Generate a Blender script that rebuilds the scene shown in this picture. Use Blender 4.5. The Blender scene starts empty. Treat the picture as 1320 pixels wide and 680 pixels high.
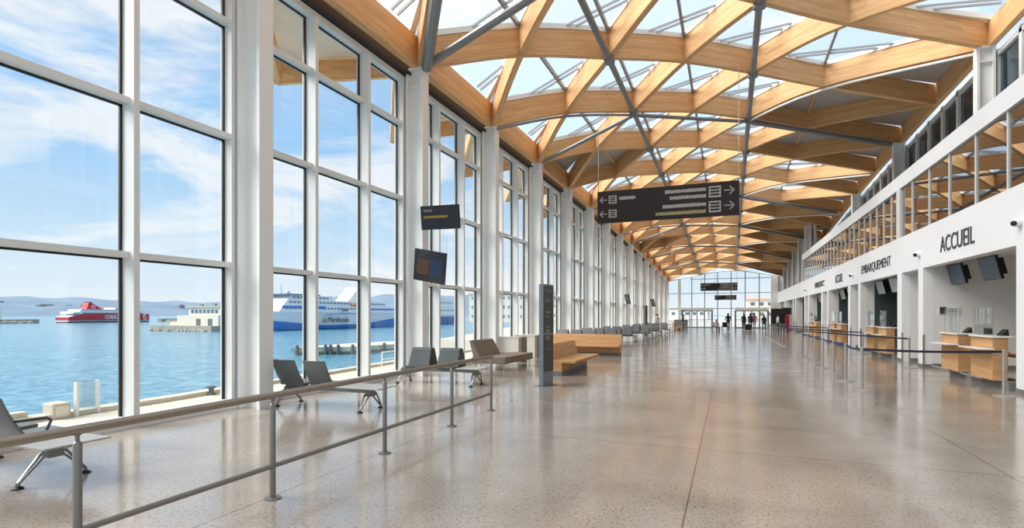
import bpy, bmesh, math, random
from mathutils import Vector, Matrix
random.seed(7)
S = bpy.context.scene
COL = S.collection
PI = math.pi

# ------------------------------------------------------------------ helpers
def C(r, g, b):
    def f(c):
        c /= 255.0
        return c / 12.92 if c <= 0.04045 else ((c + 0.055) / 1.055) ** 2.4
    return (f(r), f(g), f(b), 1.0)

class MB:
    """collects shapes, builds one mesh object"""
    def __init__(s): s.v = []; s.f = []; s.uv = []; s.mi = []
    def face(s, idx, uv=None, m=0):
        s.f.append(tuple(idx)); s.uv.append(uv); s.mi.append(m)
    def add(s, pts, faces, m=0):
        b = len(s.v); s.v += [tuple(p) for p in pts]
        for f in faces: s.face([b + i for i in f], None, m)
        return s
    def box(s, x0, x1, y0, y1, z0, z1, m=0):
        p = [(x0,y0,z0),(x1,y0,z0),(x1,y1,z0),(x0,y1,z0),(x0,y0,z1),(x1,y0,z1),(x1,y1,z1),(x0,y1,z1)]
        return s.add(p, [(3,2,1,0),(4,5,6,7),(0,1,5,4),(1,2,6,5),(2,3,7,6),(3,0,4,7)], m)
    def hexa(s, bot, top, m=0):
        n = len(bot)
        fs = [tuple(range(n))[::-1], tuple(range(n, 2*n))]
        fs += [(i, (i+1) % n, n + (i+1) % n, n + i) for i in range(n)]
        return s.add(list(bot) + list(top), fs, m)
    def bar(s, p, q, w, h, up=(0,0,1), m=0):
        p, q, up = Vector(p), Vector(q), Vector(up)
        d = (q - p).normalized(); sd = d.cross(up)
        if sd.length < 1e-5: sd = d.cross(Vector((1,0,0)))
        sd.normalize(); u = sd.cross(d)
        o = [sd*(-w/2)+u*(-h/2), sd*(w/2)+u*(-h/2), sd*(w/2)+u*(h/2), sd*(-w/2)+u*(h/2)]
        return s.hexa([p + a for a in o], [q + a for a in o], m)
    def tube(s, pts, r, n=10, m=0, cap=True):
        pts = [Vector(p) for p in pts]; b0 = len(s.v); rs = r if isinstance(r, (list, tuple)) else [r]*len(pts)
        prev = None
        for i, p in enumerate(pts):
            a = pts[max(0, i-1)]; c = pts[min(len(pts)-1, i+1)]
            d = (c - a).normalized()
            ref = Vector((0,0,1)) if abs(d.z) < 0.95 else Vector((1,0,0))
            sd = d.cross(ref).normalized(); u = sd.cross(d)
            for k in range(n):
                t = 2*PI*k/n
                s.v.append(tuple(p + sd*math.cos(t)*rs[i] + u*math.sin(t)*rs[i]))
        for i in range(len(pts)-1):
            for k in range(n):
                a = b0+i*n+k; b = b0+i*n+(k+1) % n
                s.face((a, b, b+n, a+n), None, m)
        if cap:
            s.face([b0+k for k in range(n)][::-1], None, m)
            s.face([b0+(len(pts)-1)*n+k for k in range(n)], None, m)
        return s
    def lathe(s, prof, c=(0,0,0), n=20, m=0):
        b0 = len(s.v)
        for r, z in prof:
            for k in range(n):
                t = 2*PI*k/n
                s.v.append((c[0]+r*math.cos(t), c[1]+r*math.sin(t), c[2]+z))
        for i in range(len(prof)-1):
            for k in range(n):
                a = b0+i*n+k; b = b0+i*n+(k+1) % n
                s.face((a, b, b+n, a+n), None, m)
        s.face([b0+k for k in range(n)][::-1], None, m)
        s.face([b0+(len(prof)-1)*n+k for k in range(n)], None, m)
        return s
    def prism(s, poly, axis, a, b, m=0):
        """poly: 2D points; axis 'x': (y,z) extruded in x; 'y': (x,z); 'z': (x,y)"""
        def P(u, v, t): return (t,u,v) if axis == 'x' else ((u,t,v) if axis == 'y' else (u,v,t))
        return s.hexa([P(u, v, a) for u, v in poly], [P(u, v, b) for u, v in poly], m)
    def ribbon(s, pts, w, h, m=0):
        """rectangular section (w sideways, h upward from the point) along pts with uv along length"""
        pts = [Vector(p) for p in pts]; b0 = len(s.v); L = 0; Ls = []
        for i, p in enumerate(pts):
            a = pts[max(0, i-1)]; c = pts[min(len(pts)-1, i+1)]
            d = c - a; d.z = 0; d.normalize(); sd = Vector((d.y, -d.x, 0))
            for ox, oz in ((-w/2,0),(w/2,0),(w/2,h),(-w/2,h)):
                q = p + sd*ox; s.v.append((q.x, q.y, q.z+oz))
            if i: L += (p - pts[i-1]).length
            Ls.append(L)
        vv = [0, w, w+h, 2*w+h, 2*w+2*h]
        for i in range(len(pts)-1):
            for k in range(4):
                a = b0+i*4+k; b = b0+i*4+(k+1) % 4
                s.face((a, b, b+4, a+4), [(Ls[i],vv[k]),(Ls[i],vv[k+1]),(Ls[i+1],vv[k+1]),(Ls[i+1],vv[k])], m)
        s.face([b0, b0+3, b0+2, b0+1], [(0,0),(0,h),(.2,h),(.2,0)], m)
        e = b0+(len(pts)-1)*4
        s.face([e, e+1, e+2, e+3], [(0,0),(.2,0),(.2,h),(0,h)], m)
        return s
    def build(s, name, mat, parent=None, smooth=False, bevel=0.0, loc=None):
        me = bpy.data.meshes.new(name); me.from_pydata(s.v, [], s.f)
        mats = mat if isinstance(mat, (list, tuple)) else [mat]
        for m in mats: me.materials.append(m)
        if any(m for m in s.mi): me.polygons.foreach_set('material_index', s.mi)
        if any(u for u in s.uv):
            ul = me.uv_layers.new(name='UVMap')
            for p, u in zip(me.polygons, s.uv):
                if u:
                    for li, c in zip(p.loop_indices, u): ul.data[li].uv = c
        bm = bmesh.new(); bm.from_mesh(me); bmesh.ops.recalc_face_normals(bm, faces=bm.faces); bm.to_mesh(me); bm.free()
        if smooth:
            me.polygons.foreach_set('use_smooth', [True]*len(me.polygons))
            me.set_sharp_from_angle(angle=math.radians(35))
        o = bpy.data.objects.new(name, me); COL.objects.link(o)
        if parent: o.parent = parent
        if loc: o.location = loc
        if bevel:
            b = o.modifiers.new('bevel', 'BEVEL'); b.width = bevel; b.segments = 2; b.limit_method = 'ANGLE'
        return o

def tag(o, label=None, cat=None, group=None, kind=None):
    if label: o['label'] = label
    if cat: o['category'] = cat
    if group: o['group'] = group
    if kind: o['kind'] = kind
    return o
def empty(name, loc=(0,0,0), rz=0, label=None, cat=None, group=None, kind=None):
    o = bpy.data.objects.new(name, None); COL.objects.link(o)
    o.location = loc; o.rotation_euler = (0,0,rz); o.empty_display_size = .2
    return tag(o, label, cat, group, kind)
def copy_tree(o, parent=None):
    c = o.copy(); COL.objects.link(c)
    if parent: c.parent = parent
    for ch in list(o.children): copy_tree(ch, c)
    return c
ORD = ['first','second','third','fourth','fifth','sixth','seventh','eighth','ninth','tenth','eleventh','twelfth','thirteenth',
       'fourteenth','fifteenth','sixteenth','seventeenth','eighteenth','nineteenth','twentieth','twenty-first','twenty-second','twenty-third','twenty-fourth','twenty-fifth','twenty-sixth']

# ------------------------------------------------------------------ materials
def newmat(name):
    m = bpy.data.materials.new(name); m.use_nodes = True
    nt = m.node_tree; nt.nodes.clear()
    out = nt.nodes.new('ShaderNodeOutputMaterial'); return m, nt, out
def nd(nt, t, **kw):
    n = nt.nodes.new(t)
    for k, v in kw.items():
        if k.startswith('i_'): n.inputs[k[2:].replace('_', ' ')].default_value = v
        else: setattr(n, k, v)
    return n
def plain(name, col, rough=.5, metal=0.0, spec=.5, var=.06, scale=6.0):
    m, nt, out = newmat(name)
    p = nd(nt, 'ShaderNodeBsdfPrincipled'); p.inputs['Roughness'].default_value = rough
    p.inputs['Metallic'].default_value = metal; p.inputs['Specular IOR Level'].default_value = spec
    tc = nd(nt, 'ShaderNodeTexCoord'); nz = nd(nt, 'ShaderNodeTexNoise'); nz.inputs['Scale'].default_value = scale
    nz.inputs['Detail'].default_value = 4
    nt.links.new(tc.outputs['Object'], nz.inputs['Vector'])
    mx = nd(nt, 'ShaderNodeMix', data_type='RGBA')
    a = tuple(max(0, c*(1-var)) for c in col[:3]) + (1,); b = tuple(min(1, c*(1+var)) for c in col[:3]) + (1,)
    mx.inputs['A'].default_value = a; mx.inputs['B'].default_value = b
    nt.links.new(nz.outputs['Fac'], mx.inputs['Factor']); nt.links.new(mx.outputs['Result'], p.inputs['Base Color'])
    nt.links.new(p.outputs[0], out.inputs[0]); return m
def glass(name, tint=(1,1,1,1), refl=1.0, rough=0.0, base=0.0):
    m, nt, out = newmat(name)
    t = nd(nt, 'ShaderNodeBsdfTransparent'); t.inputs[0].default_value = tint
    g = nd(nt, 'ShaderNodeBsdfGlossy'); g.inputs['Roughness'].default_value = rough
    fr = nd(nt, 'ShaderNodeFresnel'); fr.inputs['IOR'].default_value = 1.45
    mm = nd(nt, 'ShaderNodeMath', operation='MULTIPLY_ADD'); mm.inputs[1].default_value = refl; mm.inputs[2].default_value = base; mm.use_clamp = True
    nt.links.new(fr.outputs[0], mm.inputs[0])
    ge = nd(nt, 'ShaderNodeNewGeometry'); bf = nd(nt, 'ShaderNodeMath', operation='SUBTRACT'); bf.inputs[0].default_value = 1
    nt.links.new(ge.outputs['Backfacing'], bf.inputs[1]); ml = nd(nt, 'ShaderNodeMath', operation='MULTIPLY')
    nt.links.new(mm.outputs[0], ml.inputs[0]); nt.links.new(bf.outputs[0], ml.inputs[1])
    mx = nd(nt, 'ShaderNodeMixShader'); nt.links.new(ml.outputs[0], mx.inputs[0])
    nt.links.new(t.outputs[0], mx.inputs[1]); nt.links.new(g.outputs[0], mx.inputs[2]); nt.links.new(mx.outputs[0], out.inputs[0])
    return m
def wood(name, light, dark, knots=True, sx=1.2, sy=26.0):
    m, nt, out = newmat(name)
    p = nd(nt, 'ShaderNodeBsdfPrincipled'); p.inputs['Roughness'].default_value = .55; p.inputs['Specular IOR Level'].default_value = .25
    tc = nd(nt, 'ShaderNodeTexCoord'); mp = nd(nt, 'ShaderNodeMapping'); mp.inputs['Scale'].default_value = (sx, sy, 1)
    oi = nd(nt, 'ShaderNodeObjectInfo'); nt.links.new(oi.outputs['Random'], mp.inputs['Location'])
    nt.links.new(tc.outputs['UV'], mp.inputs['Vector'])
    nz = nd(nt, 'ShaderNodeTexNoise'); nz.inputs['Scale'].default_value = 1.0; nz.inputs['Detail'].default_value = 6; nz.inputs['Distortion'].default_value = .5
    nt.links.new(mp.outputs[0], nz.inputs['Vector'])
    cr = nd(nt, 'ShaderNodeValToRGB'); cr.color_ramp.elements[0].position = .3; cr.color_ramp.elements[0].color = dark
    cr.color_ramp.elements[1].position = .65; cr.color_ramp.elements[1].color = light
    nt.links.new(nz.outputs['Fac'], cr.inputs['Fac']); last = cr.outputs[0]
    # laminations: each board a slightly different tone
    m2 = nd(nt, 'ShaderNodeMapping'); m2.inputs['Scale'].default_value = (.28, 8.0, 1)
    nt.links.new(tc.outputs['UV'], m2.inputs['Vector'])
    wn = nd(nt, 'ShaderNodeTexWhiteNoise', noise_dimensions='2D'); fl = nd(nt, 'ShaderNodeVectorMath', operation='FLOOR')
    nt.links.new(m2.outputs[0], fl.inputs[0]); nt.links.new(fl.outputs[0], wn.inputs['Vector'])
    mx = nd(nt, 'ShaderNodeMix', data_type='RGBA', blend_type='MULTIPLY'); mx.inputs['Factor'].default_value = .16
    nt.links.new(last, mx.inputs['A']); nt.links.new(wn.outputs['Value'], mx.inputs['B']); last = mx.outputs['Result']
    if knots:
        m3 = nd(nt, 'ShaderNodeMapping'); m3.inputs['Scale'].default_value = (1.7, 5.0, 1)
        nt.links.new(tc.outputs['UV'], m3.inputs['Vector'])
        vo = nd(nt, 'ShaderNodeTexVoronoi'); vo.inputs['Scale'].default_value = 1.3
        nt.links.new(m3.outputs[0], vo.inputs['Vector'])
        c2 = nd(nt, 'ShaderNodeValToRGB'); c2.color_ramp.elements[0].position = .03; c2.color_ramp.elements[0].color = (.35,.2,.1,1)
        c2.color_ramp.elements[1].position = .11; c2.color_ramp.elements[1].color = (1,1,1,1)
        nt.links.new(vo.outputs['Distance'], c2.inputs['Fac'])
        mk = nd(nt, 'ShaderNodeMix', data_type='RGBA', blend_type='MULTIPLY'); mk.inputs['Factor'].default_value = .8
        nt.links.new(last, mk.inputs['A']); nt.links.new(c2.outputs[0], mk.inputs['B']); last = mk.outputs['Result']
    nt.links.new(last, p.inputs['Base Color']); nt.links.new(p.outputs[0], out.inputs[0])
    return m
M = {}
M['white'] = plain('white_paint', C(232,233,231), .45, var=.02)
M['fascia'] = plain('fascia_white', C(240,242,243), .5, var=.015)
M['frame'] = plain('window_frame_paint', C(222,224,222), .4, var=.02)
M['wallgrey'] = plain('pale_grey_wall', C(232,231,228), .7, var=.03)
M['darkwall'] = plain('dark_green_grey_wall', C(70,84,86), .35, var=.06)
M['black'] = plain('black_rubber', C(20,22,25), .5)
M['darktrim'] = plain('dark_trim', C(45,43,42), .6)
M['steelgrey'] = plain('grey_painted_steel', C(128,133,136), .45, metal=.3, spec=.5, var=.08)
M['inox'] = plain('brushed_steel', C(186,183,176), .32, metal=.7, var=.08, scale=30)
M['railpost'] = plain('bronze_grey_post', C(128,126,120), .4, metal=.6, var=.06)
M['railtop'] = plain('satin_steel_rail', C(150,142,130), .3, metal=.85, var=.08)
M['alu'] = plain('cast_aluminium', C(130,134,136), .38, metal=.7)
M['seatshell'] = plain('grey_seat_shell', C(104,110,111), .5, var=.05)
M['seatpad'] = plain('charcoal_leather', C(56,64,67), .5, var=.12)
M['sofa'] = plain('taupe_fabric', C(128,117,107), .9, spec=.2, var=.1, scale=60)
M['graytable'] = plain('grey_laminate', C(170,168,163), .4)
M['cabwhite'] = plain('ivory_laminate', C(226,224,214), .45)
M['cabgrey'] = plain('grey_brown_edge', C(122,116,108), .55)
M['screen'] = plain('dark_display', C(42,46,52), .18, spec=.6, var=.1)
M['screenblue'] = plain('blue_grey_display', C(84,98,116), .25, spec=.5, var=.08)
M['screenwhite'] = plain('pale_display_back', C(205,209,210), .4)
M['totem'] = plain('totem_dark_panel', C(58,59,58), .35, var=.08)
M['totemside'] = plain('totem_steel_side', C(122,130,138), .35, metal=.4)
M['signdark'] = plain('sign_charcoal', C(44,39,38), .5, spec=.2, var=.04)
M['signtext'] = plain('sign_pale_grey', C(150,148,146), .6)
M['signyellow'] = plain('sign_olive_yellow', C(140,138,92), .6)
M['letter'] = plain('dark_lettering', C(62,64,66), .5)
M['belt'] = plain('navy_belt', C(28,32,52), .7)
M['beltblue'] = plain('blue_belt', C(34,52,100), .7)
M['counterwhite'] = plain('counter_top_white', C(232,230,224), .35)
M['plinth'] = plain('plinth_grey', C(118,118,114), .6)
M['cable'] = plain('steel_cable', C(190,186,176), .4, metal=.6)
M['panel'] = plain('grey_roof_panel', C(172,170,165), .8, var=.04)
M['skyframe'] = plain('skylight_white_frame', C(228,226,218), .5, var=.02)
M['concrete'] = plain('pale_quay_concrete', C(196,188,172), .9, var=.12, scale=1.5)
M['shipwhite'] = plain('ship_white', C(222,226,230), .5, var=.02, scale=.2)
M['shipblue'] = plain('ship_blue', C(20,120,200), .5, var=.05, scale=.2)
M['shipred'] = plain('ship_red', C(188,36,54), .5, var=.05, scale=.2)
M['shipdark'] = plain('ship_dark', C(40,48,62), .5, var=.05, scale=.2)
M['shipglass'] = plain('ship_windows', C(92,112,132), .3)
M['hull2'] = plain('distant_hull_blue', C(70,110,170), .6)
M['orange'] = plain('lifeboat_orange', C(226,150,100), .6)
M['stone'] = plain('breakwater_stone', C(160,154,144), .9, var=.25, scale=.3)
M['cream'] = plain('cream_render', C(218,211,194), .8, var=.05, scale=.5)
M['peach'] = plain('peach_roof', C(226,176,150), .8)
M['pile'] = plain('dark_timber_pile', C(96,104,104), .8)
M['palegreen'] = plain('pale_green_paint', C(190,220,200), .6)
M['redcloth'] = plain('dark_red', C(150,30,48), .7)
M['asphalt'] = plain('pale_forecourt', C(180,178,174), .9, var=.08)
M['hill'] = plain('hazy_hill', C(124,142,160), 1, spec=0, var=.25, scale=.004)  # distance haze painted in as a bluish base colour
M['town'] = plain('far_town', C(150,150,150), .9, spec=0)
M['glass'] = glass('window_glass', (.965,.975,.975,1), 1.0)
M['deskglass'] = glass('desk_screen_glass', (.9,.94,.94,1), 1.2)
M['balglass'] = glass('reflective_balcony_glass', (.34,.34,.3,1), 1.1, base=.42)
M['darkglass'] = plain('dark_teal_glass', C(36,58,66), .08, spec=.9)
M['quayglass'] = glass('quay_screen_glass', (.86,.9,.9,1), 1.0, base=.08)
M['wood'] = wood('glulam_spruce', C(230,188,138), C(210,158,106))
M['benchwood'] = wood('oak_veneer', C(210,168,120), C(192,144,96), knots=False)

# milky skylight glass: partly diffusing
m, nt, out = newmat('frosted_skylight_glass')
t = nd(nt, 'ShaderNodeBsdfTransparent'); tl = nd(nt, 'ShaderNodeBsdfTranslucent'); tl.inputs[0].default_value = (.96,.97,1,1)
mx = nd(nt, 'ShaderNodeMixShader'); mx.inputs[0].default_value = .08
nt.links.new(t.outputs[0], mx.inputs[1]); nt.links.new(tl.outputs[0], mx.inputs[2]); nt.links.new(mx.outputs[0], out.inputs[0])
M['skyglass'] = m
M['glazebar'] = plain('grey_glazing_bar', C(150,152,152), .5)

# polished concrete floor with joints and aggregate
m, nt, out = newmat('polished_concrete')
p = nd(nt, 'ShaderNodeBsdfPrincipled'); p.inputs['IOR'].default_value = 2.05
tc = nd(nt, 'ShaderNodeTexCoord'); L = nt.links
def noise(sc, det, rough=.5, dist=0.0, src=None):
    n = nd(nt, 'ShaderNodeTexNoise'); n.inputs['Scale'].default_value = sc; n.inputs['Detail'].default_value = det
    n.inputs['Roughness'].default_value = rough; n.inputs['Distortion'].default_value = dist
    L.new(src or tc.outputs['Object'], n.inputs['Vector']); return n
def ramp(src, *st):
    c = nd(nt, 'ShaderNodeValToRGB')
    while len(c.color_ramp.elements) < len(st): c.color_ramp.elements.new(.5)
    for e, (po, co) in zip(c.color_ramp.elements, st): e.position = po; e.color = co
    L.new(src, c.inputs['Fac']); return c.outputs[0]
def mul(a, b, f=1.0):
    x = nd(nt, 'ShaderNodeMix', data_type='RGBA', blend_type='MULTIPLY'); x.inputs['Factor'].default_value = f
    L.new(a, x.inputs['A']); L.new(b, x.inputs['B']); return x.outputs['Result']
base = ramp(noise(.45, 7, .62, .6).outputs['Fac'], (.3, C(136,127,117)), (.55, C(158,149,138)), (.75, C(170,162,151)))
sp = ramp(noise(34, 3, .7).outputs['Fac'], (.37, (.4,.36,.32,1)), (.47, (1,1,1,1)))
sp2 = ramp(noise(70, 2, .6).outputs['Fac'], (.3, (.55,.5,.46,1)), (.42, (1,1,1,1)), (.68, (1,1,1,1)), (.8, (1.25,1.25,1.22,1)))
sxx = nd(nt, 'ShaderNodeSeparateXYZ'); L.new(tc.outputs['Object'], sxx.inputs[0])
nr = nd(nt, 'ShaderNodeMath', operation='LESS_THAN'); nr.inputs[1].default_value = 7.26; L.new(sxx.outputs['Y'], nr.inputs[0])
pn = noise(1.3, 4, .6); pm = nd(nt, 'ShaderNodeMath', operation='MULTIPLY'); L.new(pn.outputs['Fac'], pm.inputs[0])
pa = nd(nt, 'ShaderNodeMath', operation='MULTIPLY_ADD'); pa.inputs[1].default_value = 1.3; pa.inputs[2].default_value = .3; L.new(nr.outputs[0], pa.inputs[0]); L.new(pa.outputs[0], pm.inputs[1])
m1 = nd(nt, 'ShaderNodeMix', data_type='RGBA', blend_type='MULTIPLY'); L.new(pm.outputs[0], m1.inputs['Factor']); L.new(base, m1.inputs['A']); L.new(sp, m1.inputs['B'])
colr = mul(m1.outputs['Result'], sp2, .4)
sx = nd(nt, 'ShaderNodeSeparateXYZ'); L.new(tc.outputs['Object'], sx.inputs[0])
jn = None
for ax, val in (('X',-3.97),('X',-.35),('X',2.74),('Y',7.26)):
    a = nd(nt, 'ShaderNodeMath', operation='SUBTRACT'); a.inputs[1].default_value = val; L.new(sx.outputs[ax], a.inputs[0])
    b = nd(nt, 'ShaderNodeMath', operation='ABSOLUTE'); L.new(a.outputs[0], b.inputs[0])
    c = nd(nt, 'ShaderNodeMath', operation='GREATER_THAN'); c.inputs[1].default_value = .008; L.new(b.outputs[0], c.inputs[0])
    if jn is None: jn = c
    else:
        q = nd(nt, 'ShaderNodeMath', operation='MULTIPLY'); L.new(jn.outputs[0], q.inputs[0]); L.new(c.outputs[0], q.inputs[1]); jn = q
jr = ramp(jn.outputs[0], (0, (.42,.4,.38,1)), (1, (1,1,1,1)))
L.new(mul(colr, jr), p.inputs['Base Color'])
rr = ramp(noise(1.1, 5, .6, .3).outputs['Fac'], (.3, (.09,.09,.09,1)), (.7, (.2,.2,.2,1)))
L.new(rr, p.inputs['Roughness'])
bp = nd(nt, 'ShaderNodeBump'); bp.inputs['Strength'].default_value = .035; bp.inputs['Distance'].default_value = .02
mpb = nd(nt, 'ShaderNodeMapping'); mpb.inputs['Scale'].default_value = (.6, 2.2, 1); L.new(tc.outputs['Object'], mpb.inputs[0])
L.new(noise(1.6, 4, .6, .4, mpb.outputs[0]).outputs['Fac'], bp.inputs['Height']); L.new(bp.outputs[0], p.inputs['Normal'])
L.new(p.outputs[0], out.inputs[0]); M['floor'] = m

# sea water
m, nt, out = newmat('sea_water'); L = nt.links
p = nd(nt, 'ShaderNodeBsdfPrincipled'); p.inputs['Roughness'].default_value = .12; p.inputs['IOR'].default_value = 1.33
tc = nd(nt, 'ShaderNodeTexCoord')
n1 = noise(.9, 6, .66, .3); n2 = noise(.03, 4, .6)
cc = ramp(n1.outputs['Fac'], (.34, C(40,108,136)), (.5, C(82,146,172)), (.66, C(134,184,200)))
cb = ramp(n2.outputs['Fac'], (.3, (.86,.9,.93,1)), (.7, (1,1,1,1)))
L.new(mul(cc, cb), p.inputs['Base Color'])
bp = nd(nt, 'ShaderNodeBump'); bp.inputs['Strength'].default_value = .5; bp.inputs['Distance'].default_value = .4
L.new(n1.outputs['Fac'], bp.inputs['Height']); L.new(bp.outputs[0], p.inputs['Normal'])
L.new(p.outputs[0], out.inputs[0]); M['sea'] = m

# ------------------------------------------------------------------ sky, sun, camera
w = bpy.data.worlds.new('sky'); S.world = w; w.use_nodes = True; nt = w.node_tree; nt.nodes.clear(); L = nt.links
out = nd(nt, 'ShaderNodeOutputWorld'); bg = nd(nt, 'ShaderNodeBackground'); bg.inputs['Strength'].default_value = .75
tc = nd(nt, 'ShaderNodeTexCoord'); sx = nd(nt, 'ShaderNodeSeparateXYZ'); L.new(tc.outputs['Generated'], sx.inputs[0])
grad = ramp(sx.outputs['Z'], (0.0, C(236,243,248)), (.1, C(206,230,248)), (.28, C(156,204,247)), (.5, C(184,208,238)), (.85, C(206,215,232)))
mp = nd(nt, 'ShaderNodeMapping'); mp.inputs['Scale'].default_value = (2.1, 2.1, 7.5); mp.inputs['Location'].default_value = (.35, .1, .2)
L.new(tc.outputs['Generated'], mp.inputs[0])
cn = noise(1.25, 9, .58, .5, mp.outputs[0])
cm = ramp(cn.outputs['Fac'], (.47, (0,0,0,1)), (.58, (1,1,1,1)))
mx = nd(nt, 'ShaderNodeMix', data_type='RGBA'); mx.inputs['B'].default_value = C(246,248,250)
sc_ = nd(nt, 'ShaderNodeMath', operation='MULTIPLY'); sc_.inputs[1].default_value = .85
L.new(cm, sc_.inputs[0]); L.new(sc_.outputs[0], mx.inputs['Factor']); L.new(grad, mx.inputs['A'])
L.new(mx.outputs['Result'], bg.inputs[0]); L.new(bg.outputs[0], out.inputs[0])

sl = bpy.data.lights.new('sun', 'SUN'); sl.energy = 5.0; sl.angle = math.radians(42); sl.color = (1, .96, .9)
so = bpy.data.objects.new('sun', sl); COL.objects.link(so)
so.rotation_euler = Vector((.82, .36, -.8)).to_track_quat('-Z', 'Y').to_euler(); so.location = (-60,-60,80)

cam = bpy.data.cameras.new('camera'); co = bpy.data.objects.new('camera', cam); COL.objects.link(co)
F, VX, VY, H = 700.0, 940.0, 405.0, 1.7
cam.sensor_width = 36; cam.lens = F/1320*36; cam.shift_y = (VY-340)/1320; cam.clip_end = 20000; cam.clip_start = .05
co.location = (0,0,H); co.rotation_euler = (PI/2, 0, math.atan((VX-660)/F)); S.camera = co
S.view_settings.view_transform = 'Standard'; S.view_settings.look = 'None'; S.view_settings.gamma = 1
S.view_settings.use_curve_mapping = False; S.view_settings.exposure = 0.55
S.cycles.max_bounces = 10; S.cycles.diffuse_bounces = 5; S.cycles.glossy_bounces = 4; S.cycles.transparent_max_bounces = 40
S.cycles.sample_clamp_indirect = 6; S.cycles.use_denoising = True; S.cycles.caustics_reflective = False; S.cycles.caustics_refractive = False

# ------------------------------------------------------------------ roof geometry
NX = [-7.9,-5.9,-3.7,-1.5,.85,3.6,8.05]
NZ0 = [8.45,9.55,10.2,10.8,11.08,11.15,10.75]
NZ1 = [6.35,6.75,7.15,7.5,7.6,7.2,6.3]
YE = 77.95
def crom(a, k):
    i = max(0, min(len(a)-2, int(math.floor(k)))); t = k - i
    p1, p2 = a[i], a[i+1]; p0 = a[i-1] if i > 0 else 2*p1-p2; p3 = a[i+2] if i+2 < len(a) else 2*p2-p1
    return .5*(2*p1+(p2-p0)*t+(2*p0-5*p1+4*p2-p3)*t*t+(3*p1-p0-3*p2+p3)*t**3)
def roof(k, Y):
    t = max(0, min(1, (Y-14)/64.0))**2
    return Vector((crom(NX, k), Y, crom(NZ0, k)*(1-t)+crom(NZ1, k)*t))
BD = .82   # beam depth
COLS = [1.42, 7.4] + [12.95+5*i for i in range(14)]

# diagonal glulam beams
def beam(j, fam):
    Y0 = 12.95+5*j; pts = []
    for i in range(0, 37):
        k = i/6.0; Y = Y0 + fam*2.5*k
        if -4.6 <= Y <= YE: pts.append(roof(k, Y))
    return MB().ribbon(pts, .2, BD).build('roof_beam', M['wood']) if len(pts) > 3 else None
n = 0
for j in range(-5, 13):
    o = beam(j, 1)
    if o:
        tag(o, 'curved glulam roof beam crossing away to the right, %s along the hall' % ORD[n], 'roof beam', 'glulam beams crossing to the right', 'thing'); n += 1
n = 0
for j in range(-2, 17):
    o = beam(j, -1)
    if o:
        tag(o, 'curved glulam roof beam crossing toward the viewer to the right, %s along the hall' % ORD[n], 'roof beam', 'glulam beams crossing to the left', 'thing'); n += 1
# edge beams
for side, k, nm in ((-1, 0, 'sea window wall'), (1, 6, 'balcony wall')):
    n = 0
    for j in range(-3, 13):
        a = roof(k, 12.95+5*j); b = roof(k, 17.95+5*j)
        a.x += side*.1; b.x += side*.1
        o = MB().ribbon([a, b], .2, BD).build('edge_beam', M['wood'])
        tag(o, 'straight timber edge beam on top of the %s, %s bay from the viewer' % (nm, ORD[n]), 'edge beam', 'edge beams on the '+nm, 'thing'); n += 1

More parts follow.
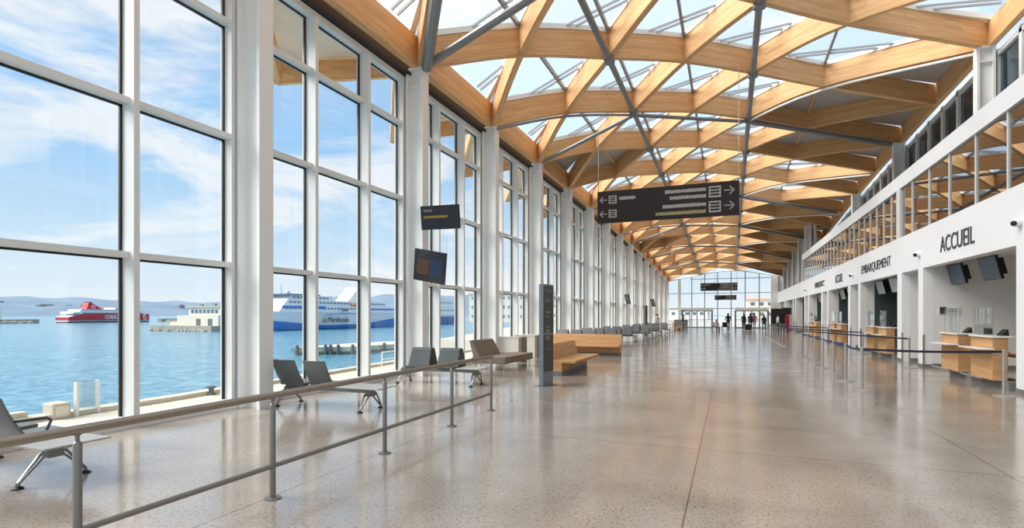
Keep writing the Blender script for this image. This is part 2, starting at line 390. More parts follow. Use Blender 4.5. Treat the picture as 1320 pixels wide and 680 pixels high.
# skylights and opaque roof panels, one per diamond of the grid
LANE = ['beside the sea windows', 'one lane in from the sea windows', 'left of the crown', 'at the crown', 'right of the crown', 'one lane in from the balcony', 'above the balcony']
def opaque(k, Yc):
    if k == 6: return Yc > 24
    if k == 5: return 26 < Yc < 35 or 46 < Yc
    if k == 0: return 24 < Yc < 28 or 48 < Yc < 54
    if k == 1: return 26 < Yc < 29 or 48 < Yc < 54
    return False
for k in range(7):
    n = 0; npan = 0
    Ys = [12.95+5*j+(2.5 if k % 2 == 0 else 0) for j in range(-3, 13)]
    for Yc in Ys:
        c = roof(k, Yc); ring = []
        def pt(kk, yy): return roof(kk, min(yy, YE))
        if k < 6: ring += [pt(k, Yc-2.5), pt(k+.5, Yc-1.25), pt(k+1, Yc), pt(k+.5, Yc+1.25), pt(k, Yc+2.5)]
        else: ring += [pt(k, Yc-2.5), pt(k, Yc+2.5)]
        if k > 0: ring += [pt(k-.5, Yc+1.25), pt(k-1, Yc), pt(k-.5, Yc-1.25)]
        if k == 6: ring[0].x += .3; ring[1].x += .3
        if k == 0: ring[0].x -= .3; ring[4].x -= .3
        up = Vector((0,0,BD)); ring = [r + up for r in ring]; c = c + up
        cen = sum(ring, Vector())/len(ring)
        ins = [cen + (r-cen)*.97 for r in ring]
        def fan(mb, z0, z1, pts):
            nn = len(pts); top = [q + Vector((0,0,z1)) for q in pts] + [cen + Vector((0,0,z1))]
            bot = [q + Vector((0,0,z0)) for q in pts] + [cen + Vector((0,0,z0))]
            fs = []
            for i in range(nn):
                i2 = (i+1) % nn
                fs += [(i, i2, nn), (nn+1+i2, nn+1+i, nn+1+nn), (i, nn+1+i, nn+1+i2, i2)]
            return mb.add(top+bot, fs)
        if opaque(k, Yc):
            o = fan(MB(), .0, .1, ins).build('ceiling_panel', M['panel'])
            tag(o, 'opaque grey roof panel %s, %s from the viewer' % (LANE[k], ORD[npan]), 'ceiling panel', 'opaque grey roof panels', 'thing'); npan += 1
            mb = MB()
            if 0 < k < 6: mb.bar(pt(k, Yc-2.3)+Vector((0,0,BD-.06)), pt(k, Yc+2.3)+Vector((0,0,BD-.06)), .1, .12)
            if mb.f: mb.build('panel_rib', M['wood'], o)
            continue
        r = empty('skylight', c, 0, 'glazed skylight between glulam beams %s, %s from the viewer' % (LANE[k], ORD[n]), 'skylight', 'roof skylights', 'thing'); n += 1
        sh = -c
        g = MB(); fan(g, .16, .18, ins); g.v = [tuple(Vector(q)+sh) for q in g.v]; g.build('glass', M['skyglass'], r)
        fr = MB()
        for i in range(len(ins)):
            a, b = ins[i], ins[(i+1) % len(ins)]
            fr.bar(a+sh+Vector((0,0,.08)), b+sh+Vector((0,0,.08)), .16, .16)
        fr.build('frame', M['skyframe'], r)
        if 0 < k < 6:
            mu = MB(); a, b = pt(k, Yc-2.3)+up+sh, pt(k, Yc+2.3)+up+sh
            mu.bar(a+Vector((0,0,.06)), b+Vector((0,0,.06)), .09, .14); mu.build('mullion', M['glazebar'], r)
        for q in (1.25,):
            kl = k-.5 if k > 0 else 0; kr = k+.5 if k < 6 else 6
            a, b = pt(kl, Yc+q)+up+sh, pt(kr, Yc+q)+up+sh
            cb_ = MB()
            for dy in (-.13, .13):
                cb_.bar(a+Vector((0,dy,.1)), b+Vector((0,dy,.1)), .035, .07)
            cb_.build('glazing_bar', M['glazebar'], r)

# lengthwise steel tubes under the beams
for k, nm in ((2, 'left of the crown'), (4, 'right of the crown')):
    pts = [roof(k, y)+Vector((0,0,-.03)) for y in [ -2.05+2.5*i for i in range(33)] if y <= YE]
    t = MB().tube(pts, .105, 8).build('roof_tube', M['steelgrey'], smooth=True)
    tag(t, 'long grey steel tube running the length of the roof %s' % nm, 'steel tube', 'lengthwise roof tubes', 'thing')
    for y in [12.95+5*j for j in range(-1, 13)]:
        nodes = MB(); q = roof(k, y); nodes.lathe([(.12,-.18),(.19,-.15),(.19,.04),(.12,.08)], q, 10)
        nodes.build('node_joint', M['steelgrey'], t, smooth=True)
# steel bracing frames
def arc(k0, y0, k1, y1, dz=-.12, n=8):
    return [roof(k0+(k1-k0)*i/n, y0+(y1-y0)*i/n)+Vector((0,0,dz)) for i in range(n+1)]
def strut(k0, y0, k1, y1, d0=-.1, d1=-.1):
    return [roof(k0, y0)+Vector((0,0,d0)), roof(k1, y1)+Vector((0,0,d1))]
nb = 0
for Y0 in (12.95, 22.95, 37.95, 47.95, 57.95, 67.95):
    e = empty('bracing_frame', roof(2, Y0), 0, 'grey steel tube bracing frame under the roof beams, %s from the viewer' % ORD[nb], 'bracing frame', 'steel bracing frames', 'thing'); nb += 1
    sh = -roof(2, Y0)
    def put(name, pts, r, m=M['steelgrey']):
        MB().tube([p+sh for p in pts], r, 8).build(name, m, e, smooth=True)
    put('side_arm', strut(.12, Y0, 2, Y0, -.05, -.12), .11 if Y0 < 20 else .085)
    if Y0 < 20:
        put('tie_tube', arc(.1, Y0, 2, Y0-5), .15)
    else:
        put('tie_tube', arc(.05, Y0-5, 2, Y0), .05)
        put('cross_tube', strut(2, Y0, 4, Y0+5, -.12, -.12), .085)
        put('cross_arm', strut(4, Y0+5, 5.9, Y0+9.75, -.12, -.1), .12)
        put('stay_pipe', arc(4, Y0+5, 5.95, Y0+.12, -.1), .05, M['white'])

# eaves outside the glass: zigzag timber overhang
n = 0
for j in range(-2, 13):
    Ya = 12.95+5*j; a = roof(0, Ya); b = roof(0, Ya+5); tip = roof(0, Ya+2.5)+Vector((-2.6,0,-1.0))
    e = empty('eave', tip, 0, 'pointed timber eave outside the sea windows, %s from the viewer' % ORD[n], 'eave', 'timber eaves outside', 'thing'); n += 1
    for p in (a, b):
        MB().ribbon([p-tip+Vector((-.8,0,-.1)), Vector((0,0,0))], .16, .55).build('eave_beam', M['wood'], e)
    zz = Vector((0,0,.58))
    sb = MB(); q = [a-tip+zz+Vector((-.8,0,-.1)), Vector((0,0,.58)), b-tip+zz+Vector((-.8,0,-.1))]
    sb.hexa(q, [v+Vector((0,0,.06)) for v in q]); sb.build('soffit', M['skyframe'], e)

# ------------------------------------------------------------------ left wall: columns and windows
for i, y in enumerate(COLS):
    zt = roof(0, y).z
    c = empty('column', (-8.05, y+.08, 0), 0, 'white steel column at the sea window wall, %s from the viewer' % ORD[i], 'column', 'window wall columns', 'thing')
    b = MB(); b.box(.2,.27,-.16,.16,0,zt+.0); b.box(-.27,-.2,-.16,.16,0,zt); b.box(-.2,.2,-.025,.025,0,zt)
    b.build('shaft', M['white'], c)
    s_ = MB(); s_.box(-.2,.2,-.15,.15,zt-.5,zt-.47); s_.build('stiffener', M['white'], c); MB().box(-.3,.3,-.2,.2,zt-.02,zt+.02).build('cap_plate', M['white'], c)
    MB().box(-.05,.12,-.09,.09,zt,zt+BD+.05).build('head_bracket', M['white'], c)
XG = -8.58
for i in range(len(COLS)-1):
    y0, y1 = COLS[i]+.08, COLS[i+1]+.08
    z0, z1 = roof(0, y0).z-.16, roof(0, y1).z-.16
    w_ = empty('window_%d' % (i+1), (XG, y0, 0), 0, kind='structure')
    def zt(y): return z0+(z1-z0)*(y-y0)/(y1-y0)
    fr = MB()
    def slab(mb, x0, x1, ya, yb, za0, zb0, za1, zb1):
        mb.hexa([(x0-XG,ya-y0,za0),(x1-XG,ya-y0,za0),(x1-XG,yb-y0,zb0),(x0-XG,yb-y0,zb0)], [(x0-XG,ya-y0,za1),(x1-XG,ya-y0,za1),(x1-XG,yb-y0,zb1),(x0-XG,yb-y0,zb1)])
    slab(fr, XG-.06, -8.36, y0, y0+.24, .08, .08, zt(y0), zt(y0+.24))
    slab(fr, XG-.06, -8.36, y1-.24, y1, .08, .08, zt(y1-.24), zt(y1))
    slab(fr, XG-.06, -8.36, y0+.24, y1-.24, zt(y0+.24)-.14, zt(y1-.24)-.14, zt(y0+.24), zt(y1-.24))
    slab(fr, XG-.06, -8.36, y0+.24, y1-.24, .08, .08, .16, .16)
    fr.build('window_frame', M['frame'], w_)
    thirds = [y0+(y1-y0)*q/3 for q in (1,2)]
    for ym in thirds:
        mb = MB(); slab(mb, XG-.05, -8.27, ym-.045, ym+.045, .16, .16, zt(ym)-.14, zt(ym)-.14); mb.build('mullion', M['frame'], w_)
    zz = [2.6, 4.92, min(6.98, zt((y0+y1)/2)-1.05)]
    for z in zz:
        mb = MB(); slab(mb, XG-.05, -8.37, y0+.24, y1-.24, z-.045, z-.045, z+.045, z+.045); mb.build('transom', M['frame'], w_)
    ga = MB(); gl = MB()
    edges = [y0+.24] + thirds + [y1-.24]
    for q in range(3):
        a, b = edges[q]+(.045 if q else 0), edges[q+1]-(.045 if q < 2 else 0)
        zs = [.16] + zz + [None]
        for r_ in range(4):
            lo = zs[r_]+(.045 if r_ else 0); hia = (zs[r_+1]-.045) if r_ < 3 else zt(a)-.14; hib = (zs[r_+1]-.045) if r_ < 3 else zt(b)-.14
            slab(gl, XG-.012, XG+.012, a, b, lo, lo, hia, hib)
            for (ya, yb, l0, l1, h0, h1) in ((b-.035, b, lo, lo, hib, hib), (a, a+.03, lo, lo, hia, hia), (a, b, hia-.03, hib-.03, hia, hib)):
                slab(ga, XG+.012, XG+.05, ya, yb, l0, l1, h0, h1)
    gl.build('glass', M['glass'], w_); ga.build('gasket', M['black'], w_)
MB().box(-8.75,-8.3,-4,78,-.2,.08).build('trim_1', M['frame'])['kind'] = 'structure'
dk = MB()  # dark strip modelled in place of the shadow line below the edge beam
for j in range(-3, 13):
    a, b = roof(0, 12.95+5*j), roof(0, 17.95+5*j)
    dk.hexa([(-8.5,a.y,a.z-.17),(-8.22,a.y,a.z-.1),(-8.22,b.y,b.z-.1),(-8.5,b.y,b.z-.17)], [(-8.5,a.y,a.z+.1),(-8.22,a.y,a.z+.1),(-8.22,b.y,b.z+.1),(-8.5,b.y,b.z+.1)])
dk.build('shadow_strip', M['darktrim'])['kind'] = 'structure'

# ------------------------------------------------------------------ floor
MB().box(-8.7, 10.5, -5, 78.2, -.25, 0).build('floor', M['floor'])['kind'] = 'structure'

# ------------------------------------------------------------------ right wall with its openings
XW = 5.8
wr = empty('wall_right', (XW, 0, 0), kind='structure')
f_ = MB(); f_.box(0,.3,-3,78,3.2,4.5); f_.build('fascia', M['fascia'], wr)
pi_ = MB(); ret = MB(); dkw = MB(); guard = MB()
for k in range(-1, 7):
    o = 9.0*k
    spans = [(23.5+o, 24.05+o), (21.17+o, 21.65+o)]
    for a, b in spans: pi_.box(0, .25, a, b, 0, 3.2)
    # alcove: closed behind
    if 23.5+o < 78:
        ret.box(.25, 3.2, 23.5+o, 23.6+o, 0, 3.5); ret.box(2.0, 2.1, 21.65+o, 23.5+o, 0, 3.5)
        ret.box(.25, 2.1, 21.55+o, 21.65+o, 0, 3.5)
        guard.box(-.012, .04, 23.488+o, 23.5+o, 0, 1.05); guard.box(-.012, .04, 21.158+o, 21.17+o, 0, 1.05)
    # kiosk: far return wall and back wall
    if k == 0 or k == -1:
        ret.box(.25, 3.2, 21.17+o, 21.27+o, 0, 3.5); ret.box(3.2, 3.3, 15.05+o, 21.27+o, 0, 3.5)
    else:
        ret.box(.25, .57, 21.17+o, 21.27+o, 0, 3.5)
        dkw.box(.57, 3.2, 21.17+o, 21.27+o, 0, 3.5); dkw.box(3.2, 3.3, 14.6+o, 21.27+o, 0, 3.5)
pi_.build('pier', M['fascia'], wr); ret.build('return_wall', M['wallgrey'], wr); dkw.build('dark_partition', M['darkwall'], wr); guard.build('corner_guard', M['inox'], wr)
cl = MB(); cl.box(.3, 4.4, -3, 78, 3.5, 3.6); cl.build('recess_ceiling', M['wallgrey'], wr)
bb = MB()
for k in range(-1, 7):
    o = 9.0*k
    bb.box(.24, 3.19, 21.15+o, 21.17+o, 0, .13); bb.box(1.98, 2.0, 21.66+o, 23.49+o, 0, .13); bb.box(.24, 2, 23.48+o, 23.5+o, 0, .13)
    bb.box(-.015, .0, 23.5+o, 24.05+o, 0, .1); bb.box(-.015, .0, 21.17+o, 21.65+o, 0, .1); bb.box(-.015,.25,21.155+o,21.17+o,0,.1)
bb.v = [(x+XW, y, z) for x, y, z in bb.v]; bb.build('baseboard_right', M['plinth'])['kind'] = 'structure'
# balcony
up_ = empty('wall_balcony', (XW, 0, 0), kind='structure')
MB().box(0,.25,-3,52.6,6.3,6.8).build('upper_band', M['fascia'], up_)
MB().box(.25,4.4,-3,78,4.4,4.5).build('balcony_floor', M['wallgrey'], up_)
MB().box(.25,2.6,-3,52.6,6.7,6.8).build('balcony_roof', M['wallgrey'], up_)
MB().box(4.2,4.4,-3,78,0,6.75).build('rear_wall', M['wallgrey'], up_)
MB().box(2.6,4.4,-3,52.6,6.7,6.8).build('rear_roof', M['wallgrey'], up_)
MB().box(0,4.4,52.5,52.65,4.5,6.8).build('end_wall', M['fascia'], up_)
wb = empty('window_20', (XW, 0, 0), kind='structure')
ym = [-2+1.75*i for i in range(0, 10)] + [15.58,17.31,19.11,20.79,22.5] + [25.1+1.14*i for i in range(24)]
for y in ym: MB().box(.045,.08,y-.03,y+.03,4.5,6.3).build('mullion', M['frame'], wb)
MB().box(.0,.2,23.72,24.2,4.5,6.3).build('wide_post', M['frame'], wb)
MB().box(.08,.1,-3,52.5,4.5,6.3).build('glass', M['balglass'], wb)
# clerestory above and behind the balcony
XR = 8.3
ws = empty('window_21', (XR, 0, 0), kind='structure')
g_ = MB(); fr = MB()
for j in range(-3, 13):
    Ya, Yb = 12.95+5*j, 17.95+5*j; a, b = roof(6, Ya).z-.1, roof(6, Yb).z-.1
    lo = 6.8
    if Ya > 52: continue
    g_.hexa([(.1,Ya,lo),(.14,Ya,lo),(.14,Yb,lo),(.1,Yb,lo)], [(.1,Ya,a),(.14,Ya,a),(.14,Yb,b),(.1,Yb,b)])
    for q in range(3):
        y = Ya+5*q/3; t = a+(b-a)*q/3
        fr.box(.0,.1,y-.09,y+.09,lo,t)
    fr.hexa([(0,Ya,a-.22),(.1,Ya,a-.22),(.1,Yb,b-.22),(0,Yb,b-.22)], [(0,Ya,a-.08),(.1,Ya,a-.08),(.1,Yb,b-.08),(0,Yb,b-.08)])
    fr.box(.0,.1,Ya,Yb,lo,lo+.12)
g_.build('glass', M['darkglass'], ws); fr.build('window_frame', M['frame'], ws)
wf = empty('window_22', (6.7, 0, 0), kind='structure')
g_ = MB(); fr = MB()
for i in range(10):
    Ya, Yb = 52.65+2.53*i, 52.65+2.53*(i+1); a, b = roof(5.7, Ya).z+.1, roof(5.7, min(Yb,YE)).z+.1
    g_.hexa([(.1,Ya,4.5),(.14,Ya,4.5),(.14,Yb,4.5),(.1,Yb,4.5)], [(.1,Ya,a),(.14,Ya,a),(.14,Yb,b),(.1,Yb,b)])
    fr.box(0,.2,Ya-.1,Ya+.1,4.5,a)
    fr.box(.02,.1,Ya,Yb,6.0,6.1)
g_.build('glass', M['darkglass'], wf); fr.build('window_frame', M['frame'], wf)
n = 0
for y in [12.95+10*i for i in range(0, 5)] + [57.95,62.95,67.95,72.95]:
    zt_ = roof(6 if y < 52 else 5.62, y).z; lo = 6.8 if y < 52 else 4.5
    c = empty('column', (8.0 if y < 52 else 6.3, y, lo), 0, 'white steel column rising behind the balcony band, %s from the viewer' % ORD[n], 'column', 'balcony columns', 'thing'); n += 1
    h = zt_-lo
    b = MB(); b.box(-.25,-.18,-.17,.17,0,h); b.box(.18,.25,-.17,.17,0,h); b.box(-.18,.18,-.025,.025,0,h); b.build('shaft', M['white'], c)
    s_ = MB(); s_.box(-.18,.18,-.15,.15,h-.5,h-.46); s_.build('stiffener', M['white'], c); MB().box(-.26,.26,-.2,.2,h-.02,h+.02).build('cap_plate', M['white'], c)
    MB().box(-.02,.14,-.1,.1,h,h+BD).build('head_bracket', M['white'], c)

# lettering on the fascia
def text_mesh(body, x0, z0, width, height, plane, off, depth=.02, bold=0.0):
    cu = bpy.data.curves.new('t', 'FONT'); cu.body = body; cu.extrude = 0; cu.size = 1; cu.offset = bold
    o = bpy.data.objects.new('t', cu); COL.objects.link(o)
    dg = bpy.context.evaluated_depsgraph_get(); me = o.evaluated_get(dg).to_mesh()
    vs = [v.co.copy() for v in me.vertices]; fs = [tuple(p.vertices) for p in me.polygons]
    o.evaluated_get(dg).to_mesh_clear(); bpy.data.objects.remove(o); bpy.data.curves.remove(cu)
    mnx = min(v.x for v in vs); mxx = max(v.x for v in vs); mny = min(v.y for v in vs); mxy = max(v.y for v in vs)
    n = len(vs); mb = MB()
    def P(v, d):
        a = x0 + (v.x-mnx)/(mxx-mnx)*width*(1 if plane == 'y' else -1); b = z0 + (v.y-mny)/(mxy-mny)*height
        return (a, off+d, b) if plane == 'y' else (off+d, a, b)
    ec = {}
    for f in fs:
        for i in range(len(f)):
            e = (f[i], f[(i+1) % len(f)]); k = tuple(sorted(e)); ec.setdefault(k, []).append(e)
    faces = [f for f in fs] + [tuple(n+i for i in f)[::-1] for f in fs]
    for k, e in ec.items():
        if len(e) == 1: a, b = e[0]; faces.append((b, a, n+a, n+b))
    mb.add([P(v, -depth) for v in vs] + [P(v, 0) for v in vs], faces)
    return mb
for body, ya, wd, lab in (('ACCUEIL', 19.6, 2.4, 'first dark ACCUEIL lettering on the white fascia above the nearest desks'), ('EMBARQUEMENT', 29.9, 5.0, 'first dark EMBARQUEMENT lettering on the white fascia above the second kiosk'),
                     ('ACCUEIL', 36.7, 2.2, 'farther dark ACCUEIL lettering on the fascia past the first EMBARQUEMENT'), ('EMBARQUEMENT', 44.9, 4.3, 'farther dark EMBARQUEMENT lettering on the fascia, beyond both ACCUEIL words')):
    o = text_mesh(body, ya, 3.52, wd, .46, 'x', XW-.0, .02).build('wall_lettering', M['letter'])
    tag(o, lab, 'lettering', 'words on the fascia')
# cameras on the fascia
n = 0
for y in (14.85, 21.5, 31.8, 40.5, 49.5):
    c = empty('security_camera', (XW, y, 3.68), 0, 'small white security camera on the fascia, %s from the viewer' % ORD[n], 'security camera', 'cameras on the fascia'); n += 1
    MB().tube([(0,0,0),(-.05,0,0)], .1, 16).build('base', M['white'], c, smooth=True)
    MB().tube([(-.05,0,.0),(-.1,-.02,-.01),(-.14,-.06,-.03)], [.085,.09,.07], 14).build('housing', M['white'], c, smooth=True)
    MB().tube([(-.14,-.06,-.03),(-.15,-.075,-.036)], .055, 12).build('lens', M['black'], c, smooth=True)
# plaque on the return wall
pq = MB().box(6.22, 6.75, 21.145, 21.165, 1.72, 1.95).build('wall_plaque', M['wallgrey'])
tag(pq, 'small grey plaque with a dark pictogram on the wall left of the nearest desks', 'sign')
MB().box(6.23,6.4,21.13,21.145,1.73,1.94).build('pictogram', M['letter'], pq)
tl_ = MB()
for z in (1.87, 1.79):
    x = 6.44
    while x < 6.72:
        l = random.uniform(.03,.07); tl_.box(x, x+l, 21.138, 21.145, z-.02, z+.025); x += l+.015
tl_.build('text_lines', M['signtext'], pq)

# ------------------------------------------------------------------ check-in desks
def woodbox(x0, x1, y0, y1, z0, z1):
    mb = MB(); mb.ribbon([((x0+x1)/2, y0, z0), ((x0+x1)/2, y1, z0)], x1-x0, z1-z0); return mb
def desk(o):
    e = empty('service_desk', (XW, o, 0))
    for s0, nm in ((0, 'plinth'),):
        MB().box(-.06,.35,-.88,.6,0,.2).build('plinth', M['plinth'], e)
    woodbox(-.25,.03,-.6,.6,.2,1.17).build('body', M['benchwood'], e, bevel=.006)
    MB().box(-.29,.14,-.63,.63,1.17,1.21).build('counter_top', M['counterwhite'], e, bevel=.006)
    MB().box(-.52,-.25,-.7,.56,.9,.925).build('bag_ledge', M['counterwhite'], e)
    MB().tube([(-.46,-.62,.25),(-.46,.58,.25)], .02, 8).build('foot_rail', M['inox'], e, smooth=True)
    MB().box(-.2,-.185,-.5,.55,1.21,1.86).build('screen', M['deskglass'], e)
    t = MB(); t.hexa([(-.02,-.42,1.21),(.12,-.42,1.21),(.12,-.14,1.21),(-.02,-.14,1.21)], [(.0,-.42,1.25),(.1,-.42,1.36),(.1,-.14,1.36),(.0,-.14,1.25)]); t.build('terminal', M['black'], e)
    b = MB(); b.box(.28,.34,-.95,-.62,1.0,1.35); b.box(.3,.32,-.8,-.76,.8,1.0); b.build('computer', M['black'], e)
    woodbox(.22,.75,-.85,.6,.72,.76).build('work_top', M['benchwood'], e)
    return e
d0 = desk(18.1); KN = ['nearest ACCUEIL kiosk', 'nearest EMBARQUEMENT kiosk', 'second ACCUEIL kiosk', 'second EMBARQUEMENT kiosk']
dk_ = []
for k in range(4):
    for q, y in enumerate((18.1, 16.1)):
        d = d0 if (k == 0 and q == 0) else copy_tree(d0)
        d.location = (XW, y+9*k, 0)
        tag(d, 'oak front service desk in the %s, %s of its two desks' % (KN[k], 'farther' if q == 0 else 'nearer'), 'service desk', 'service desks in the kiosks')
# hanging monitors over the desks
def hung_monitor(mat):
    e = empty('hanging_monitor')
    a = math.radians(14)
    s_ = MB(); s_.box(-.44,.44,-.03,.03,-.32,.32); o = s_.build('display', M['black'], e); o.rotation_euler = (a,0,0)
    p = MB(); p.box(-.42,.42,-.036,-.03,-.3,.3).build('panel', mat, o)
    h = MB(); h.box(-.3,.3,.03,.2,-.22,.22); b = h.build('mount', M['black'], e); b.rotation_euler = (a,0,0)
    MB().tube([(0,.08,.1),(0,.08,.62)], .025, 8).build('pole', M['white'], e, smooth=True)
    return e
for k in range(4):
    pr = hung_monitor(M['screenblue'] if k == 0 else M['screenwhite'])
    for q, (dx, y) in enumerate(((.72, 20.65), (.72, 18.35))):
        e = pr if q == 0 else copy_tree(pr)
        e.location = (XW+dx, y+9*k, 2.95); e.rotation_euler = (0,0,math.radians(-84))
        tag(e, '%s monitor hung in the %s, %s of the pair' % ('blue grey' if k == 0 else 'pale', KN[k], 'farther' if q == 0 else 'nearer'), 'monitor', 'monitors over the desks')

# ------------------------------------------------------------------ queue barriers
def stanchion():
    e = empty('queue_post')
    MB().lathe([(.19,0),(.19,.012),(.17,.025),(.05,.035)], n=24).build('base', M['inox'], e, smooth=True)
    MB().lathe([(.03,.03),(.03,.9)], n=14).build('post', M['inox'], e, smooth=True)
    MB().lathe([(.034,.88),(.036,.9),(.036,.965),(.03,.972)], n=14).build('belt_head', M['inox'], e, smooth=True)
    return e
st0 = stanchion(); first = True; nst = 0
def place(x, y, lab):
    global first
    s_ = st0 if first else copy_tree(st0); first = False
    s_.location = (x, y, 0); return tag(s_, lab, 'queue post', 'queue posts with belts')
def belt(s_, x1, y1, mat, sag=.06):
    x0, y0 = s_.location.x, s_.location.y; n = 10; mb = MB()
    pts = [Vector(((x1-x0)*i/n, (y1-y0)*i/n, .925-sag*4*(i/n)*(1-i/n))) for i in range(n+1)]
    for i in range(n): mb.bar(pts[i], pts[i+1], .006, .05)
    mb.build('belt', mat, s_)
rowA = [14.18,15.99,17.72,19.6,21.4,23.2,24.9]
rowB = [31.7,33.5,35.3,37.1,38.9,40.7,42.5,44.3,46.1,47.9]
PA = [place(2.75, y, 'steel queue post in the near lengthwise row, %s from the viewer' % ORD[i]) for i, y in enumerate(rowA)]
PB = [place(2.75, y, 'steel queue post in the far lengthwise row, %s from the viewer' % ORD[i]) for i, y in enumerate(rowB)]
place(5.32, 14.33, 'steel queue post near the white pier right of the nearest desks')
P1 = place(5.31, 20.7, 'steel queue post in front of the narrow alcove beside the nearest desks')
P2 = place(5.3, 27.1, 'steel queue post in front of the nearest EMBARQUEMENT kiosk')
P3 = place(5.3, 36.0, 'steel queue post in front of the second ACCUEIL kiosk')
place(5.3, 45.0, 'steel queue post in front of the second EMBARQUEMENT kiosk')
for P_, row, mt, sg in ((PA, rowA, M['beltblue'], .035), (PB, rowB, M['belt'], .03)):
    for i in range(len(row)-1): belt(P_[i], 2.75, row[i+1], mt, sg)
belt(PA[0], 5.32, 14.33, M['belt'], .03)
belt(P1, 2.75, 31.7, M['belt'], .02); belt(P2, 2.75, 37.1, M['belt'], .02); belt(P3, 2.75, 44.3, M['belt'], .02)

# ------------------------------------------------------------------ handrails
def handrail(x, ys, y_start, y_end, label):
    e = empty('handrail', (x, ys[0], 0), 0, label, 'handrail', 'floor mounted handrails')
    o = ys[0]
    for y in ys:
        p = MB(); p.lathe([(.027,.01),(.027,.86),(.02,.875),(.013,.88),(.013,.915),(.022,.92),(.022,.93)], (0,y-o,0), 14)
        p = p.build('post', M['railpost'], e, smooth=True)
        b = MB(); b.lathe([(.075,0),(.075,.012),(.03,.016)], (0,y-o,0), 20); b.build('base_plate', M['railpost'], p, smooth=True)
    MB().tube([(0,y_start-o,.955),(0,y_end-o,.95)], .032, 16).build('top_rail', M['railtop'], e, smooth=True)
    MB().tube([(0,y_start-o,.3),(0,y_end-o-.05,.3)], .023, 12).build('lower_rail', M['railpost'], e, smooth=True)
    return e
handrail(-3.92, [.5,2.22,3.84,5.6,7.33,8.8], -.3, 8.83, 'long steel handrail with a lower bar in the near left foreground')
handrail(-4.25, [29.5+1.75*i for i in range(11)], 29.45, 47.05, 'steel handrail along the left seating beyond the wooden benches')

# ------------------------------------------------------------------ seats
def beam_bench(L0, seats, table, pad=False, arm=False, dirn=1):
    """bench along local x (0..L0), seats face local +y*dirn; table=(x0,x1)"""
    e = empty('beam_seating')
    MB().box(-.05, L0+.05, -.05, .05, .3, .38).build('seat_beam', M['alu'], e, bevel=.008)
    for x in (0.0, L0):
        lg = MB(); lg.box(x-.06, x+.06, -.07, .07, .25, .34)
        for sy in (-1, 1):
            for sx in (-.06, .06):
                lg.bar((x+sx, sy*.08, .29+.02*(sx > 0)), (x+sx*.15, sy*.3, .05), .022, .02)
            lg.lathe([(.018,.03),(.018,.06)], (x, sy*.3, 0), 10)
        l_ = lg.build('leg', M['alu'], e)
        for sy in (-1, 1): MB().lathe([(.05,0),(.05,.012),(.02,.03)], (x, sy*.3, 0), 14).build('foot', M['black'], l_, smooth=True)
    for (a, b) in seats:
        d = dirn; mat = M['seatpad'] if pad else M['seatshell']; th = .1 if pad else .03
        yb, yt = -.1*d, -.36*d if not pad else -.34*d
        bk = MB(); bz = .38
        n = 6; prof = [(yb*(1-t)+yt*t - d*.03*math.sin(t*PI), bz+.49*t) for t in [i/n for i in range(n+1)]]
        def wdt(t): return 1.0 - .10*max(0, t-.55)**1.5*2
        vs = []
        cx = (a+b)/2; hw = (b-a)/2
        for i, (yy, zz) in enumerate(prof):
            t = i/n; ww = hw*wdt(t)
            thn = th*(1-.75*t) if pad else th
            cv = .0 if pad else .035*d
            vs.append([(cx-ww, yy+cv, zz), (cx-ww*.5, yy, zz), (cx+ww*.5, yy, zz), (cx+ww, yy+cv, zz), (cx+ww, yy+cv+thn*d, zz), (cx+ww*.5, yy+thn*d, zz), (cx-ww*.5, yy+thn*d, zz), (cx-ww, yy+cv+thn*d, zz)])
        if pad:
            bk.prism([(-.06*d+.1*d,.37),(-.42*d,.42),(-.3*d,.86),(-.17*d,.875),(-.13*d,.85)], 'x', a, b)
            k0 = len(bk.v)-10
            for q in range(k0, k0+10):
                x, y, z = bk.v[q]
                if z > .8: bk.v[q] = (cx+(x-cx)*.9, y, z)
            bk.build('backrest', mat, e, bevel=.03)
            MB().box(a+.03, b-.03, min(-.02*d,.22*d), max(-.02*d,.22*d), .38, .43).build('seat', mat, e, bevel=.02)
            continue
        flat = [q for r in vs for q in r]; fs = []
        for i in range(n):
            for k in range(8): fs.append((i*8+k, i*8+(k+1) % 8, (i+1)*8+(k+1) % 8, (i+1)*8+k))
        fs += [tuple(range(8))[::-1], tuple(n*8+k for k in range(8))]
        bk.add(flat, fs); bk.build('backrest', mat, e, smooth=True, bevel=.008)
        st = MB(); y0_, y1_ = sorted((yb-.02*d, yb+.5*d)); zc = .4
        st.hexa([(a+.02,y0_,zc-.02),(b-.02,y0_,zc-.02),(b-.02,y1_,zc-.02+.0),(a+.02,y1_,zc-.02)], [(a,y0_,zc+(.05 if pad else .02)),(b,y0_,zc+(.05 if pad else .02)),(b,y1_,zc+(.07 if pad else .035)),(a,y1_,zc+(.07 if pad else .035))])
        st.build('seat', mat, e, bevel=.012)
    if arm:
        a, b = seats[-1]; d = dirn
        MB().tube([(b,-.2*d,.62),(b,.08*d,.61),(b,.12*d,.58),(b,.05*d,.42)], .016, 8).build('armrest', M['seatpad'], e, smooth=True)
        a2 = MB(); a2.box(b-.03,b+.04,-.05,.2,.38,.42); a2.build('arm_bracket', M['seatpad'], e)
    if table:
        a, b = table
        MB().box(a, b, -.28, .32, .4, .42).build('table_top', M['graytable'], e, bevel=.006)
        MB().box(a+.1, b-.1, -.04, .04, .37, .4).build('table_bracket', M['alu'], e)
    return e
bA = beam_bench(1.63, [(.06,.61),(.82,1.37)], (1.44,2.02), arm=True)
bA.location = (-8.06, 3.42, 0); tag(bA, 'grey beam bench with armrest and end table at the lower left, seen from behind', 'bench seating', 'beam benches')
bB = beam_bench(1.86, [(-.12,.43),(.6,1.12)], (1.3,2.2))
